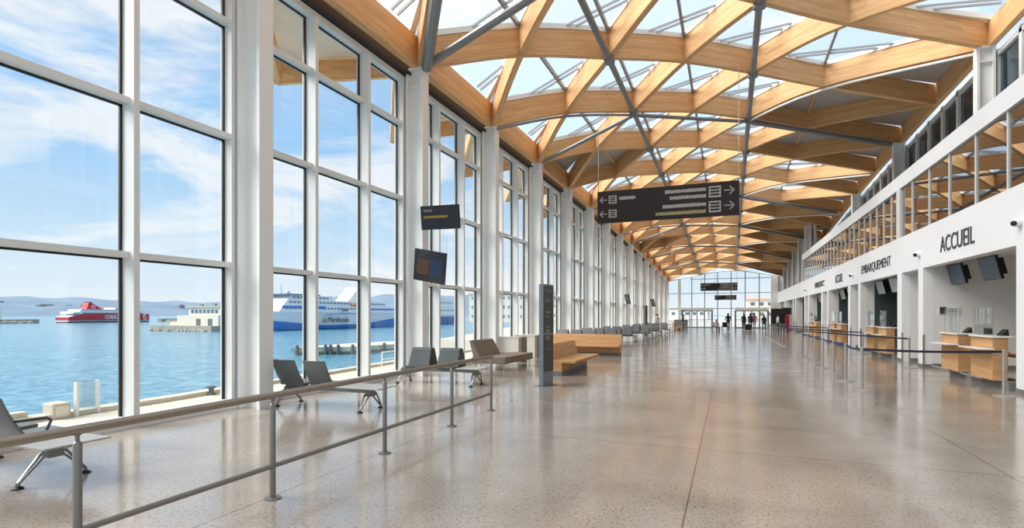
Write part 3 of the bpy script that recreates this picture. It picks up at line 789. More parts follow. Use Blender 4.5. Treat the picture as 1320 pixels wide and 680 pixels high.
bB.location = (-7.78, 8.03, 0); tag(bB, 'beam bench with two bare grey shell seats and an end table behind the handrail', 'bench seating', 'beam benches')
bC = beam_bench(2.02, [(.12,.75),(.93,1.55)], (1.6,2.2), pad=True, dirn=-1)
bC.location = (-7.64, 11.75, 0); tag(bC, 'beam bench with two dark padded seats facing the viewer, beside the taupe sofa', 'bench seating', 'beam benches')
M['seatpad'] = plain('mid_grey_upholstery', C(112,114,118), .7, var=.06)
bF = beam_bench(2.2, [(0,.62),(.68,1.3),(1.36,1.98)], None, pad=True, dirn=-1)
for i, (x, y, lab) in enumerate(((-8.0, 25.9, 'grey padded bench row just behind the long wooden bench'), (-7.7, 29.6, 'grey padded bench row, second behind the long wooden bench'),
                    (-7.6, 34.2, 'grey padded bench row right of the long wooden bench, by the far handrail'), (-7.2, 39.2, 'grey padded bench row beside the far handrail, before the slim dark totem'),
                    (-7.2, 44.2, 'grey padded bench row beside the far handrail, past the slim dark totem'), (-7.1, 50.0, 'grey padded bench row at the far end of the handrail'))):
    b = bF if i == 0 else copy_tree(bF)
    b.location = (x, y, 0); tag(b, lab, 'bench seating', 'grey padded bench rows'); b.scale = (1,1,1.1)

# taupe sofa
e = empty('sofa', (-6.95, 16.2, 0), math.radians(88), 'low taupe upholstered sofa with wedge back before the white cabinets', 'sofa')
MB().box(-1.1,1.15,-.75,-.05,.2,.42).build('seat_cushion', M['sofa'], e, bevel=.03)
MB().prism([(.1,.4),(.36,.4),(.5,.9),(.4,.9)], 'x', -1.1, .42).build('backrest', M['sofa'], e, bevel=.03)
MB().box(-1.1,1.15,-.05,.4,.2,.4).build('rear_base', M['sofa'], e, bevel=.02)
MB().box(.4,.415,-.752,-.05,.2,.421).build('seam', M['cabgrey'], e)
for x in (-1.0,.05,1.05):
    for y in (-.65,.3): MB().tube([(x,y,0),(x,y,.2)], .015, 8).build('leg', M['inox'], e)
# white cabinets behind the sofa
for i, (x, y, l, lab) in enumerate(((-7.38, 18.35, .52, 'ivory low cabinet with grey brown end panel behind the taupe sofa'), (-7.5, 20.5, .5, 'second ivory low cabinet with grey end, farther along behind the sofa'))):
    e = empty('low_cabinet', (x, y, 0), 0, lab, 'cabinet', 'ivory low cabinets')
    MB().box(-l,l-.12,-.25,.25,.0,.86).build('body', M['cabwhite'], e, bevel=.01)
    MB().box(l-.12,l,-.28,.28,.0,.88).build('end_panel', M['cabgrey'], e, bevel=.008)
    MB().box(-l,l-.12,-.27,.27,.86,.885).build('top', M['cabwhite'], e)
# wooden benches
def wood_bench(L0):
    e = empty('wooden_bench')
    MB().box(-.3,.12,-L0/2,L0/2,0,.12).build('kick_base', M['plinth'], e)
    woodbox(-.3,.12,-L0/2,L0/2,.12,.36).build('base', M['benchwood'], e)
    woodbox(-.34,.5,-L0/2,L0/2,.36,.43).build('seat', M['benchwood'], e, bevel=.006)
    b = MB(); prof = [(-.34,.43),(-.2,.43),(-.3,.86),(-.38,.86)]
    y0, y1 = -L0/2, L0/2; n = 4; L_ = [0,.14,.58,.66,1.1]
    base = [(x, y0, z) for x, z in prof]; top = [(x, y1, z) for x, z in prof]
    b.v = base+top
    for i in range(4):
        j = (i+1) % 4; b.face((i, j, 4+j, 4+i), [(0,L_[i]),(0,L_[i+1]),(L0,L_[i+1]),(L0,L_[i])])
    b.face((3,2,1,0), [(0,.4),(0,.0),(.1,0),(.1,.4)]); b.face((4,5,6,7), [(0,0),(.1,0),(.1,.4),(0,.4)])
    b.build('backrest', M['benchwood'], e, bevel=.006)
    return e
w1 = wood_bench(2.9); w1.location = (-4.42, 15.9, 0); tag(w1, 'short light oak bench on a grey plinth right behind the dark totem', 'wooden bench', 'wooden benches')
w2 = wood_bench(3.1); w2.location = (-5.72, 22.45, 0); w2.rotation_euler = (0,0,-PI/2); tag(w2, 'long light oak bench facing the viewer behind the short oak bench', 'wooden bench', 'wooden benches')
w3 = copy_tree(w1); w3.location = (-5.1, 60.5, 0); tag(w3, 'small oak bench at the far left end of the hall', 'wooden bench', 'wooden benches')

# ------------------------------------------------------------------ totems
def totem(x, y, rz, lab):
    e = empty('totem', (x, y, 0), rz, lab, 'totem', 'information totems')
    MB().box(-.3,.3,-.16,.16,0,.012).build('base_plate', M['totemside'], e)
    MB().box(-.25,.25,-.06,.06,.015,2.42).build('casing', M['totemside'], e, bevel=.008)
    MB().box(-.24,.25,-.066,-.06,.34,2.38).build('face_panel', M['totem'], e)
    lines = MB(); rnd = random.Random(3); z = 2.28
    for wd, h in ((.2,.03),(0,.08),(.12,.07),(0,.12),(.16,.05),(.1,.05),(0,.1),(.14,.04),(.14,.1),(.13,.1),(0,.1),(.17,.02)):
        if wd: lines.box(-.15, -.15+wd*1.6, -.069, -.066, z-h, z)
        z -= h+.05
    lines.build('marking', M['signtext' if False else 'cabgrey'], e)
    MB().box(-.24,.25,-.068,-.066,1.22,1.255).build('stripe', M['signtext'], e)
    return e
totem(-4.08, 12.4, math.radians(80), 'tall dark information totem with steel side by the end of the near handrail')
totem(-6.1, 43.6, math.radians(80), 'far slim dark totem among the grey seats along the windows')

# ------------------------------------------------------------------ screens on the columns
def wall_screen(loc, rx, ry, rz, w_, h_, lab, stripes):
    e = empty('display_screen', loc, 0, lab, 'display screen', 'screens on the window columns')
    d = MB().box(-w_/2,w_/2,-.035,.035,-h_/2,h_/2).build('display', M['screen'], e, bevel=.006)
    d.rotation_mode = 'XYZ'; d.rotation_euler = (rx, ry, rz)
    MB().box(-w_/2+.02,w_/2-.02,-.038,-.034,-h_/2+.02,h_/2-.02).build('panel', M['screen'], d)
    for (x0,x1,z0,z1,m) in stripes:
        MB().box(x0*w_,x1*w_,-.041,-.038,z0*h_,z1*h_).build('content', m, d)
    b = MB(); b.box(-.2,.2,.035,.1,-.15,.15); bo = b.build('bracket', M['black'], d)
    return e
sb_ = plain('screen_navy', C(38,58,92), .2); sw_ = plain('screen_amber', C(160,126,62), .3); so_ = plain('screen_brown', C(92,62,44), .3)
s1 = wall_screen((-7.02,12.5,4.24), math.radians(8), 0, math.radians(6), 1.08, .62, 'upper dark display screen on the column beside the padded seats', [(-.42,.2,-.02,.08,sw_),(-.42,-.2,.25,.34,M['cabgrey'])])
MB().bar((-.75,.5,.05),(-.2,.06,.05),.05,.05).build('arm', M['alu'], s1)
s2 = wall_screen((-7.3,12.45,2.96), math.radians(14), math.radians(11), math.radians(4), .92, .84, 'lower tilted dark display screen on the column beside the padded seats', [(-.4,-.02,-.28,.2,so_),(.02,.42,-.28,.25,sb_)])
MB().bar((-.5,.55,.05),(-.1,.06,.0),.05,.05).build('arm', M['alu'], s2)
for x, y, lab in ((-7.35, 42.6, 'small far screen edge-on on a window column, nearer of two'), (-7.35, 57.6, 'small far screen edge-on on a window column, farther of two')):
    s3 = wall_screen((x,y,2.9), math.radians(12), 0, math.radians(-62), .95, .8, lab, [(-.4,.4,-.3,.3,M['totem'])])
    MB().bar((-.4,.2,.0),(0,.05,0),.05,.05).build('arm', M['alu'], s3)

# ------------------------------------------------------------------ hanging direction signs
def arrow(mb, x, z, d, s_, y):
    mb.box(min(x, x+d*s_), max(x, x+d*s_), y-.004, y, z-.018, z+.018)
    for q in (-1, 1): mb.bar((x+d*s_, y-.002, z), (x+d*s_*.55, y-.002, z+q*s_*.42), .004, .04, up=(0,0,1))
def words_(mb, x0, x1, z, h, y, rnd):
    x = x0
    while x < x1-.02:
        l = min(rnd.uniform(.05,.1), x1-x); mb.box(x, x+l-.006, y-.004, y, z-h*rnd.uniform(.4,.5), z+h*rnd.uniform(.35,.5)); x += l
def sign(x0, x1, y, z0, z1, lab, detail=True):
    cx = (x0+x1)/2; e = empty('direction_sign', (cx, y, z0), 0, lab, 'hanging sign', 'hanging direction signs')
    hw = (x1-x0)/2; h = z1-z0; t = .06
    MB().box(-hw,hw,-t,t,0,h).build('board', M['signdark'], e, bevel=.006)
    rnd = random.Random(5); sc = h/.72
    for row, zz in ((0, h*.72), (1, h*.28)):
        for q_ in ((-hw+.22*sc, zz, -1, .16*sc, -t), (hw-.3*sc, zz+.02, 1, .2*sc, -t)):
            am = MB(); arrow(am, *q_); am.build('arrow', M['signtext'], e)
        for (xa, xb, hz) in ((-hw+.26*sc, -hw+.44*sc, .09*sc), (hw-.6*sc, hw-.36*sc, .12*sc)):
            pf = MB().box(xa, xb, -t-.004, -t, zz-hz, zz+hz).build('pictogram', M['signtext'], e); ic = MB()
            for q in range(3): ic.box(xa+.03*sc, xb-.03*sc, -t-.006, -t-.004, zz+hz*(-.68+.54*q), zz+hz*(-.36+.54*q))
            ic.build('icon', M['signdark'], pf)
        rows = [(hw-1.5*sc, hw-.65*sc, zz+.07*sc), (hw-1.4*sc, hw-.65*sc, zz-.07*sc)] if row == 0 else [(hw-1.55*sc, hw-.65*sc, zz+.07*sc), (hw-1.7*sc, hw-.65*sc, zz-.08*sc)]
        if row == 0: rows.append((-hw+.5*sc, -hw+.86*sc, zz+.03))
        for i, (xa, xb, z_) in enumerate(rows):
            lm = MB(); words_(lm, xa, xb, z_, .08*sc, -t, rnd)
            lm.build('lettering', M['signyellow'] if (row, i) == (1, 1) else M['signtext'], e)
    for x in (-hw+.03, hw-.02):
        k = min(range(0, 61), key=lambda q: abs(crom(NX, q/10)-(cx+x)))/10
        MB().tube([(x,0,h),(x,0,roof(k, y).z-z0)], .012, 6).build('cable', M['cable'], e)
    return e
sign(-5.01, .355, 22.0, 5.42, 6.71, 'large charcoal direction sign with arrows hung across the hall, nearest of three')
sign(-1.95, .55, 42.0, 3.42, 3.98, 'smaller charcoal direction sign hung farther down the hall, upper of the far two')
sign(-1.35, .66, 58.0, 3.15, 3.62, 'smallest charcoal direction sign hung near the end doors, lower of the far two')

# ------------------------------------------------------------------ end wall, doors
we = empty('wall_far', (0, YE, 0), kind='structure')
xs_m = [-6.35,-4.74,-3.08,-1.45,.24,1.96,3.65,5.23]
def topz(x):
    k = min(range(0, 601), key=lambda q: abs(crom(NX, q/100)-x))/100
    return roof(k, YE).z
for x in xs_m:
    wd = .18 if x < -6 else .055
    MB().box(x-wd,x+wd,-.1,.1,0,topz(x)).build('mullion', M['frame'] if x < -6 else M['steelgrey'], we)
for z in (2.5, 4.56, 6.5):
    MB().box(-7.8 if z < 6 else -5,7.6 if z < 6 else 5,-.06,.06,z-.04,z+.04).build('transom', M['steelgrey'], we)
gl = MB(); N = 24
pts = [(-7.9+(15.65)*i/N) for i in range(N+1)]
bot = [(x, -.01, .0) for x in pts]; top = [(x, -.01, topz(x)+.1) for x in pts]
for i in range(N):
    gl.hexa([(pts[i],-.01,0),(pts[i+1],-.01,0),(pts[i+1],.01,0),(pts[i],.01,0)], [(pts[i],-.01,topz(pts[i])+.1),(pts[i+1],-.01,topz(pts[i+1])+.1),(pts[i+1],.01,topz(pts[i+1])+.1),(pts[i],.01,topz(pts[i])+.1)])
gl.build('glass', M['glass'], we)
ar = MB()
ap = [roof(6*i/30, YE)+Vector((0,-YE-.1,-.08)) for i in range(31)]
ar.tube(ap, .09, 8); ar.build('arch_tube', M['frame'], we, smooth=True)
MB().box(5.0,5.8,-.4,.1,0,topz(5.4)).build('end_pier', M['frame'], we)
MB().box(5.8,8.6,-.1,.1,0,topz(6.5)).build('end_return', M['fascia'], we)
for i, (x0, x1) in enumerate(((-5.7,-2.0),(.7,4.5))):
    d = empty('door_%d' % (i+1), ((x0+x1)/2, 74.0, 0), kind='structure')
    hw = (x1-x0)/2
    MB().box(-hw,hw,-.1,3.9,2.2,2.55).build('canopy', M['frame'], d)
    for q in (-1, 1):
        MB().box(q*hw-.07,q*hw+.07,-.1,.1,0,2.2).build('post', M['steelgrey'], d)
        MB().box(q*hw-.02,q*hw+.02,.1,3.9,0,2.2).build('side_glass', M['glass'], d)
    for q in range(4):
        a = -hw+.07+(2*hw-.14)*q/4; b = -hw+.07+(2*hw-.14)*(q+1)/4
        lf = MB(); lf.box(a,a+.06,-.04,.04,0,2.2); lf.box(b-.06,b,-.04,.04,0,2.2); lf.box(a+.06,b-.06,-.04,.04,2.1,2.2); lf.box(a+.06,b-.06,-.04,.04,0,.1)
        l_ = lf.build('door_leaf', M['steelgrey'], d)
        MB().box(a+.06,b-.06,-.01,.01,.1,2.1).build('glass', M['glass'], l_)
        MB().box(a+.06,b-.06,-.05,-.03,1.0,1.05).build('push_bar', M['alu'], l_)

# black advertising frame, banner and small kiosk screen near the far right
e = empty('advert_frame', (5.0, 66.0, 0), 0, 'large black framed display panel by the far right pier', 'display panel')
MB().box(-.75,.75,-.12,.12,.1,2.35).build('casing', M['darktrim'], e); MB().box(-.66,.66,-.13,-.12,.75,1.95).build('panel', M['black'], e)
MB().box(-.66,.66,-.13,-.12,2.03,2.25).build('header', M['signdark'], e); MB().box(-.6,.6,-.2,.2,0,.1).build('foot', M['darktrim'], e)
MB().box(-.66,.66,-.13,-.12,.2,.7).build('lower_panel', M['steelgrey'], e)
e = empty('banner_stand', (5.15, 58.5, 0), 0, 'dark red banner stand under a black screen by the far kiosks', 'banner stand')
MB().box(-.14,.22,-.1,.1,.02,1.65).build('banner', M['redcloth'], e); MB().box(-.42,.4,-.12,.12,1.7,2.35).build('screen', M['black'], e)
MB().box(-.25,.3,-.22,.22,0,.03).build('base', M['darktrim'], e); MB().tube([(0,.12,0),(0,.12,1.8)], .03, 8).build('pole', M['steelgrey'], e)

# counter at the far left
e = empty('far_counter', (-5.3, 67.0, 0), 0, 'grey far counter with small dark screens left of the end doors', 'counter')
MB().box(-.75,.75,-.4,.4,0,1.05).build('body', M['steelgrey'], e, bevel=.01); MB().box(-.8,.8,-.45,.45,1.05,1.1).build('counter_top', M['graytable'], e)
MB().box(-.1,.5,-.05,.05,2.1,2.2).build('sign_bar', M['darktrim'], e)
for x in (-.1,.5): MB().tube([(x,0,1.1),(x,0,2.15)], .02, 6).build('sign_pole', M['steelgrey'], e)

# ------------------------------------------------------------------ people
HAIR = plain('dark_hair', C(38,30,26), .7); HAIRG = plain('grey_hair', C(190,184,176), .7); SKIN = plain('skin', C(198,152,124), .55)
CL = {k: plain('cloth_'+k, c, .85, spec=.2) for k, c in dict(black=C(34,35,40), navy=C(44,50,66), grey=C(120,120,124), pale=C(214,214,212), rose=C(150,84,90), charcoal=C(58,58,62)).items()}
def person(loc, rz, h, pose, top, bottom, hair, lab, extra=None):
    s = h/1.75
    J = dict(pel=(0,0,.95), spine=(0,.01,1.18), chest=(0,.02,1.36), neck=(0,.0,1.5), hd=(0,-.02,1.6), crown=(0,-.01,1.72))
    st = dict(stand=0.0, walk=.2, push=.16, sit=0).get(pose, 0)
    for sd, sg in (('l', -1), ('r', 1)):
        J['hip'+sd] = (sg*.1,0,.9)
        J['knee'+sd] = (sg*.11, -.03+sg*st*-.6, .5); J['ank'+sd] = (sg*.11, .02+sg*st*-1.0, .09); J['toe'+sd] = (sg*.125, -.14+sg*st*-1.0, .04)
        J['sho'+sd] = (sg*.18,.02,1.41)
        J['elb'+sd] = (sg*.225,.04+sg*st*.5,1.14); J['wri'+sd] = (sg*.215,-.06+sg*st*.8,.9)
        if pose == 'push': J['elb'+sd] = (sg*.25,.0,1.14); J['wri'+sd] = (sg*.22,-.26,1.02)
        if pose == 'sit':
            J['knee'+sd] = (sg*.13,-.46,.93); J['ank'+sd] = (sg*.13,-.5,.5); J['toe'+sd] = (sg*.14,-.66,.45)
            J['elb'+sd] = (sg*.25,-.02,1.13); J['wri'+sd] = (sg*.18,-.28,1.06)
    R = dict(pel=.15, spine=.135, chest=.15, neck=.06, hd=.095, crown=.07)
    for sd in 'lr': R.update({'hip'+sd:.095,'knee'+sd:.062,'ank'+sd:.043,'toe'+sd:.04,'sho'+sd:.068,'elb'+sd:.046,'wri'+sd:.034})
    E = [('pel','spine'),('spine','chest'),('chest','neck'),('neck','hd'),('hd','crown')]
    for sd in 'lr': E += [('pel','hip'+sd),('hip'+sd,'knee'+sd),('knee'+sd,'ank'+sd),('ank'+sd,'toe'+sd),('chest','sho'+sd),('sho'+sd,'elb'+sd),('elb'+sd,'wri'+sd)]
    for sd, sg in (('l', -1), ('r', 1)):
        w = Vector(J['wri'+sd]); el = Vector(J['elb'+sd]); d = (w-el).normalized()
        palm = w+d*.08; J['palm'+sd] = tuple(palm); R['palm'+sd] = .03; E.append(('wri'+sd, 'palm'+sd))
        for i, ln in enumerate((.075,.085,.08,.06)):
            side = Vector((0,1,0)) if abs(d.z) > .6 else Vector((1,0,0))
            off = side*(i-1.5)*.02
            k1, k2 = 'f%d%sa' % (i, sd), 'f%d%sb' % (i, sd)
            J[k1] = tuple(palm+d*ln*.5+off); J[k2] = tuple(palm+d*ln*.9+off+Vector((-sg*.02,0,-.01))); R[k1] = .009; R[k2] = .008
            E += [('palm'+sd, k1), (k1, k2)]
        tside = Vector((0,-1,0)) if abs(d.z) > .6 else Vector((-sg,0,0))
        J['th'+sd] = tuple(w+d*.05+tside*.05); R['th'+sd] = .01; E.append(('wri'+sd, 'th'+sd))
    dz = -.5+.02 if pose == 'sit' else 0
    names = list(J); bm = bmesh.new(); sk = bm.verts.layers.skin.verify(); V = {}
    for nme in names:
        v = bm.verts.new(Vector(J[nme])+Vector((0,0,dz))); V[nme] = v; v[sk].radius = (R[nme], R[nme]*(.72 if nme in ('pel','spine','chest') else 1)); v[sk].use_root = nme == 'pel'
    for a, b in E: bm.edges.new((V[a], V[b]))
    me = bpy.data.meshes.new('p'); bm.to_mesh(me); bm.free()
    o = bpy.data.objects.new('p', me); COL.objects.link(o)
    md = o.modifiers.new('s', 'SKIN'); md.use_smooth_shade = True; o.modifiers.new('u', 'SUBSURF').levels = 1
    dg = bpy.context.evaluated_depsgraph_get(); nm = bpy.data.meshes.new_from_object(o.evaluated_get(dg)); bpy.data.objects.remove(o)
    body = bpy.data.objects.new('person', nm); COL.objects.link(body)
    nm.materials.clear()
    for m in (CL[top], CL[bottom], SKIN, M['black']): nm.materials.append(m)
    kn = {k: Vector(J[k])+Vector((0,0,dz)) for k in J}
    for p in nm.polygons:
        c = p.center; best = min(kn, key=lambda k: (kn[k]-c).length - R[k]*.5)
        i = 0
        if best in ('hd','crown') or best[:4] == 'palm' or best[0] == 'f' or best[:2] == 'th' : i = 2
        elif best[:3] == 'toe': i = 3
        elif best[:3] in ('kne','ank','hip'): i = 1
        elif best == 'pel' and c.z < kn['pel'].z-.02: i = 1
        p.material_index = i; p.use_smooth = True
    body.location = loc; body.rotation_euler = (0,0,rz); body.scale = (s,s,s); tag(body, lab, 'person')
    hc = Vector(J['hd'])+Vector((0,.015,dz+.045))
    hb = MB(); n1, n2 = 8, 12; vs = []
    for i in range(n1+1):
        t = PI*i/n1*.62
        for q in range(n2):
            a = 2*PI*q/n2; vs.append(tuple(hc+Vector((.108*math.sin(t)*math.cos(a), .118*math.sin(t)*math.sin(a)+.02, .125*math.cos(t)))))
    hb.add(vs, [(i*n2+q, i*n2+(q+1) % n2, (i+1)*n2+(q+1) % n2, (i+1)*n2+q) for i in range(n1) for q in range(n2)])
    hb.build('hair', hair, body, smooth=True)
    fc = MB(); fy = hc.y-.115; fz = hc.z-.03
    for q in (-1, 1): fc.lathe([(.002,-.012),(.012,0),(.002,.012)], (q*.035, fy+.01, fz), 8)
    fc.build('eye', M['black'], body)
    ns = MB().hexa([(-.014,fy+.02,fz-.045),(.014,fy+.02,fz-.045),(.014,fy-.018,fz-.045),(-.014,fy-.018,fz-.045)], [(-.008,fy+.02,fz),(.008,fy+.02,fz),(.006,fy,fz),(-.006,fy,fz)])
    ns.build('nose', SKIN, body); MB().box(-.025,.025,fy+.0,fy+.02,fz-.075,fz-.065).build('mouth', M['redcloth'], body)
    for q in (-1, 1): MB().lathe([(.01,-.03),(.02,0),(.01,.03)], (q*.1, hc.y-.01, fz-.01), 8).build('ear', SKIN, body)
    if extra == 'backpack': MB().box(-.16,.16,.1,.28,1.02,1.48).build('backpack', M['black'], body, bevel=.04)
    return body
def wheelchair(loc, rz, lab):
    e = empty('wheelchair', loc, rz, lab, 'wheelchair', 'wheelchairs')
    MB().box(-.22,.22,-.22,.22,.42,.48).build('seat', M['black'], e, bevel=.01); MB().box(-.22,.22,.2,.25,.45,.92).build('backrest', M['black'], e, bevel=.01)
    for q in (-1, 1):
        wpts = [(q*.29, .1+.3*math.cos(a), .3+.285*math.sin(a)) for a in [2*PI*i/20 for i in range(21)]]
        wh = MB().tube(wpts, .018, 6, cap=False); wh.build('wheel', M['black'], e, smooth=True)
        sp_ = MB()
        for i in range(8): sp_.bar((q*.29,.1,.3), (q*.29,.1+.29*math.cos(i*PI/4),.3+.275*math.sin(i*PI/4)), .006, .006, up=(1,0,0))
        sp_.build('spokes', M['inox'], e)
        cpts = [(q*.24, -.3+.08*math.cos(a), .09+.08*math.sin(a)) for a in [2*PI*i/12 for i in range(13)]]
        MB().tube(cpts, .012, 6, cap=False).build('caster', M['black'], e)
        fr = MB().tube([(q*.25,.25,.95),(q*.25,.23,.3),(q*.25,-.3,.3),(q*.2,-.45,.1)], .014, 6); fr.tube([(q*.25,.22,.66),(q*.25,-.2,.66),(q*.25,-.22,.45)], .014, 6); fr.tube([(q*.25,.25,.95),(q*.25,.4,.97)], .016, 6); fr.tube([(q*.24,-.3,.3),(q*.24,-.3,.12)], .012, 6)
        fr.build('side_frame', M['inox'], e, smooth=True)
        MB().box(q*.12-.08,q*.12+.08,-.56,-.42,.09,.11).build('foot_plate', M['alu'], e)
    return e
wheelchair((-1.2, 57.8, 0), math.radians(20), 'wheelchair carrying the pale topped seated traveller, left one by the end doors')
person((-1.2, 57.75, 0), math.radians(20), 1.72, 'sit', 'pale', 'charcoal', HAIRG, 'seated person with grey hair and pale top in the left wheelchair')
wheelchair((-.38, 58.6, 0), math.radians(10), 'empty wheelchair pushed by the standing person in black')
person((-.1, 59.4, 0), math.radians(-8), 1.82, 'push', 'black', 'black', HAIR, 'person in black standing behind the empty wheelchair')
person((1.5, 65.5, 0), 0, 1.78, 'walk', 'black', 'black', HAIR, 'person in black walking left of the small dark suitcase')
person((2.18, 66.2, 0), PI, 1.8, 'stand', 'navy', 'navy', HAIR, 'person in navy standing just left of the rose coat')
person((2.62, 66.8, 0), PI*.9, 1.82, 'walk', 'rose', 'grey', HAIR, 'person in a rose coat walking away right of the suitcase')
person((3.25, 60.0, 0), PI, 1.66, 'walk', 'black', 'charcoal', HAIR, 'person with a dark backpack walking away at the right', 'backpack')
person((4.25, 56.5, 0), PI*.6, 1.7, 'stand', 'pale', 'black', HAIR, 'person in a pale top and black trousers waiting by the far queue posts')
person((-4.95, 65.9, 0), PI*.5, 1.72, 'stand', 'charcoal', 'black', HAIR, 'person in charcoal standing at the grey far counter')
person((-6.4, 53.5, .0), PI*.2, 1.74, 'stand', 'pale', 'charcoal', HAIR, 'person in a pale top standing behind the far grey seats at left')
e = empty('suitcase', (1.85, 62.2, 0), .2, 'small dark wheeled suitcase on the floor between the walking people', 'suitcase')
MB().box(-.24,.24,-.13,.13,.06,.68).build('shell', M['black'], e, bevel=.03)
h_ = MB().tube([(-.1,.08,.68),(-.1,.08,1.02),(.1,.08,1.02),(.1,.08,.68)], .01, 6); h_.build('handle', M['inox'], e)
for x in (-.19,.19):
    for y in (-.09,.09): MB().tube([(x-.015,y,.03),(x+.015,y,.03)], .03, 8).build('wheel', M['black'], e)

# ------------------------------------------------------------------ outside: quay, sea, ships, far shore
q_ = MB().prism([(-8.72,-20),(-8.72,95),(-36,95),(-26,60),(-20.5,36),(-12.6,34),(-12.1,18),(-11.42,8),(-11.3,-20)], 'z', -5.6, -.16).build('quay_ground', M['concrete']); q_['kind'] = 'structure'
cp = MB()
ed = [(-11.3,-20),(-11.42,8),(-12.1,18),(-12.6,34)]
for a, b in zip(ed, ed[1:]): cp.bar((a[0]+.15,a[1],-.12), (b[0]+.15,b[1],-.12), .3, .1)
cp.box(-11.45,-11.25,-6,5.6,-.17,.02); cp.box(-11.2,-11.0,4.3,4.6,-.17,-.05); cp.build('trim_3', M['concrete'])['kind'] = 'structure'
MB().box(-8000,-8.72,-6000,9000,-40,-5).build('sea', M['sea'])['kind'] = 'structure'
MB().box(-9,60,78.3,400,-.3,-.02).build('forecourt_ground', M['asphalt'])['kind'] = 'structure'
e = empty('mooring_bollard', (-11.15, 9.1, -.16), 0, 'small dark mooring bollard on the quay edge outside the window', 'bollard')
MB().lathe([(.1,0),(.1,.03),(.055,.05),(.055,.14),(.11,.17),(.11,.2),(.03,.22)], n=14).build('post', M['pile'], e, smooth=True)
e = empty('glass_screen', (-11.1, 6.45, -.16), math.radians(8), 'upright pale glass screen box on the quay outside the left window', 'glass screen')
MB().box(-.03,.03,-.2,.2,.0,.6).build('front_pane', M['quayglass'], e); MB().box(-.35,.0,.17,.2,0,.6).build('side_pane', M['quayglass'], e)
for y in (-.2, .2): MB().box(-.035,.035,y-.02,y+.02,0,.62).build('post', M['frame'], e)
e = empty('concrete_block', (-11.22, 6.02, -.16), 0, 'low beige concrete block on the quay beside the glass screen', 'concrete block')
MB().box(-.16,.16,-.14,.14,0,.28).build('block', M['concrete'], e, bevel=.02); MB().box(.16,.17,-.1,.1,.05,.22).build('face_plate', M['cream'], e)
n = 0
for y in (16.9, 18.0):
    e = empty('quay_barrier', (-11.6, y, -.16), 0, 'white tubular barrier on the quay, %s of two' % ('nearer' if n == 0 else 'farther'), 'barrier', 'white quay barriers'); n += 1
    MB().tube([(0,-.5,0),(0,-.5,.5),(0,.45,.5),(0,.45,0)], .025, 8).build('frame', M['white'], e); MB().tube([(0,-.5,.25),(0,.45,.25)], .018, 8).build('rail', M['white'], e)
# jetty with piles
e = empty('jetty', (-60, 78, -5), 0, 'low concrete jetty with dark piles in the water before the blue ferry', 'jetty')
MB().prism([(-6.5,-9),(-2,-5),(1,-3.5),(4,9),(-1,20),(-6,6)], 'z', .5, 1.3).build('deck', M['concrete'], e)
MB().prism([(-6.2,-8.5),(-2.2,-4.7),(.8,-3.2),(3.7,8.7),(-1,19),(-5.6,6)], 'z', -2, .5).build('base', M['stone'], e)
for x, y in ((-5.6,-8.6),(-2.4,-5.6),(-1.7,-5.2),(-.6,-4.6),(1.4,-3.4),(3.2,3)):
    MB().lathe([(.28,-2),(.28,1.6),(.2,1.7)], (x, y, 0), 10).build('pile', M['pile'], e)

def hull(stations, mats):
    """stations: (s along, half breadth, z levels list); bands of materials between levels"""
    mb = MB(); nl = len(stations[0][2]); b0 = 0
    for s_, hb, zs in stations:
        for i, z in enumerate(zs):
            f = .8 + .2*i/(nl-1); mb.v.append((hb*f, s_, z))
        for i, z in enumerate(zs):
            f = .8 + .2*i/(nl-1); mb.v.append((-hb*f, s_, z))
    for i in range(len(stations)-1):
        for l in range(nl-1):
            for off in (0, nl):
                a = i*2*nl+off+l; mb.face((a, a+2*nl, a+2*nl+1, a+1), None, mats[l])
        a = i*2*nl; mb.face((a+nl-1, a+nl-1+2*nl, a+2*nl-1+2*nl, a+2*nl-1), None, mats[-1])
    for e_ in (0, len(stations)-1):
        for l in range(nl-1):
            a = e_*2*nl+l; mb.face((a, a+1, a+nl+1, a+nl), None, mats[l])
    return mb
def deckhouse(x0, x1, y0, y1, z0, z1, e, rake=0, win=True, wm=None, mat='shipwhite'):
    h = MB().prism([(y0,z0),(y1,z0),(y1,z1),(y0+rake,z1)], 'x', x0, x1).build('deckhouse', M[mat], e)
    if win:
        wmb = MB(); zc = z0+(z1-z0)*.55; y = y0+rake+1.0
        while y < y1-2.2: wmb.box(x1, x1+.06, y, y+1.5, zc-.35, zc+.45); y += 2.3
        wmb.build('window_row', M[wm or 'shipglass'], h)
    return h
# blue and white ferry, side facing the terminal
e = empty('ferry', (-180, 155, -5), 0, 'blue and white ferry moored across the water with a dark name on its side', 'ship')
prof = []
for i in range(21):
    t = i/20; y = 4+102*t
    hb = 10*min(1, (t/.14)**.6) if t < .14 else (10 if t < .96 else 10-.6*(t-.96)/.04)
    zb = 4.5-2.6*min(1, max(0, (t-.06)/.3)) + (3.6*max(0, (t-.66)/.34))
    dk2 = 6.2+1.2*max(0, (.12-t)/.12)
    prof.append((y, max(.4, hb), [-1.5, .25, zb, max(dk2, zb+.6), max(dk2, zb+.6)+1.6]))
hull(prof, [2,1,0,0,0]).build('hull', [M['shipwhite'], M['shipblue'], M['shipdark']], e)
deckhouse(-8.5, 8.5, 16, 100, 7.8, 10.6, e, 3); deckhouse(-8, 8, 19, 92, 10.6, 13.0, e, 2.5)
dh = deckhouse(-7.5, 7.5, 22, 50, 13.0, 15.0, e, 2)
MB().box(8.5,8.7,18,44,9.3,10.4).build('blue_window_band', M['shipblue'], e); MB().box(8.5,8.7,74,99,8.9,9.8).build('stern_blue_band', M['shipblue'], e)
MB().box(-9,9,21.5,40,15.0,15.5).build('bridge_roof', M['shipglass'], e)
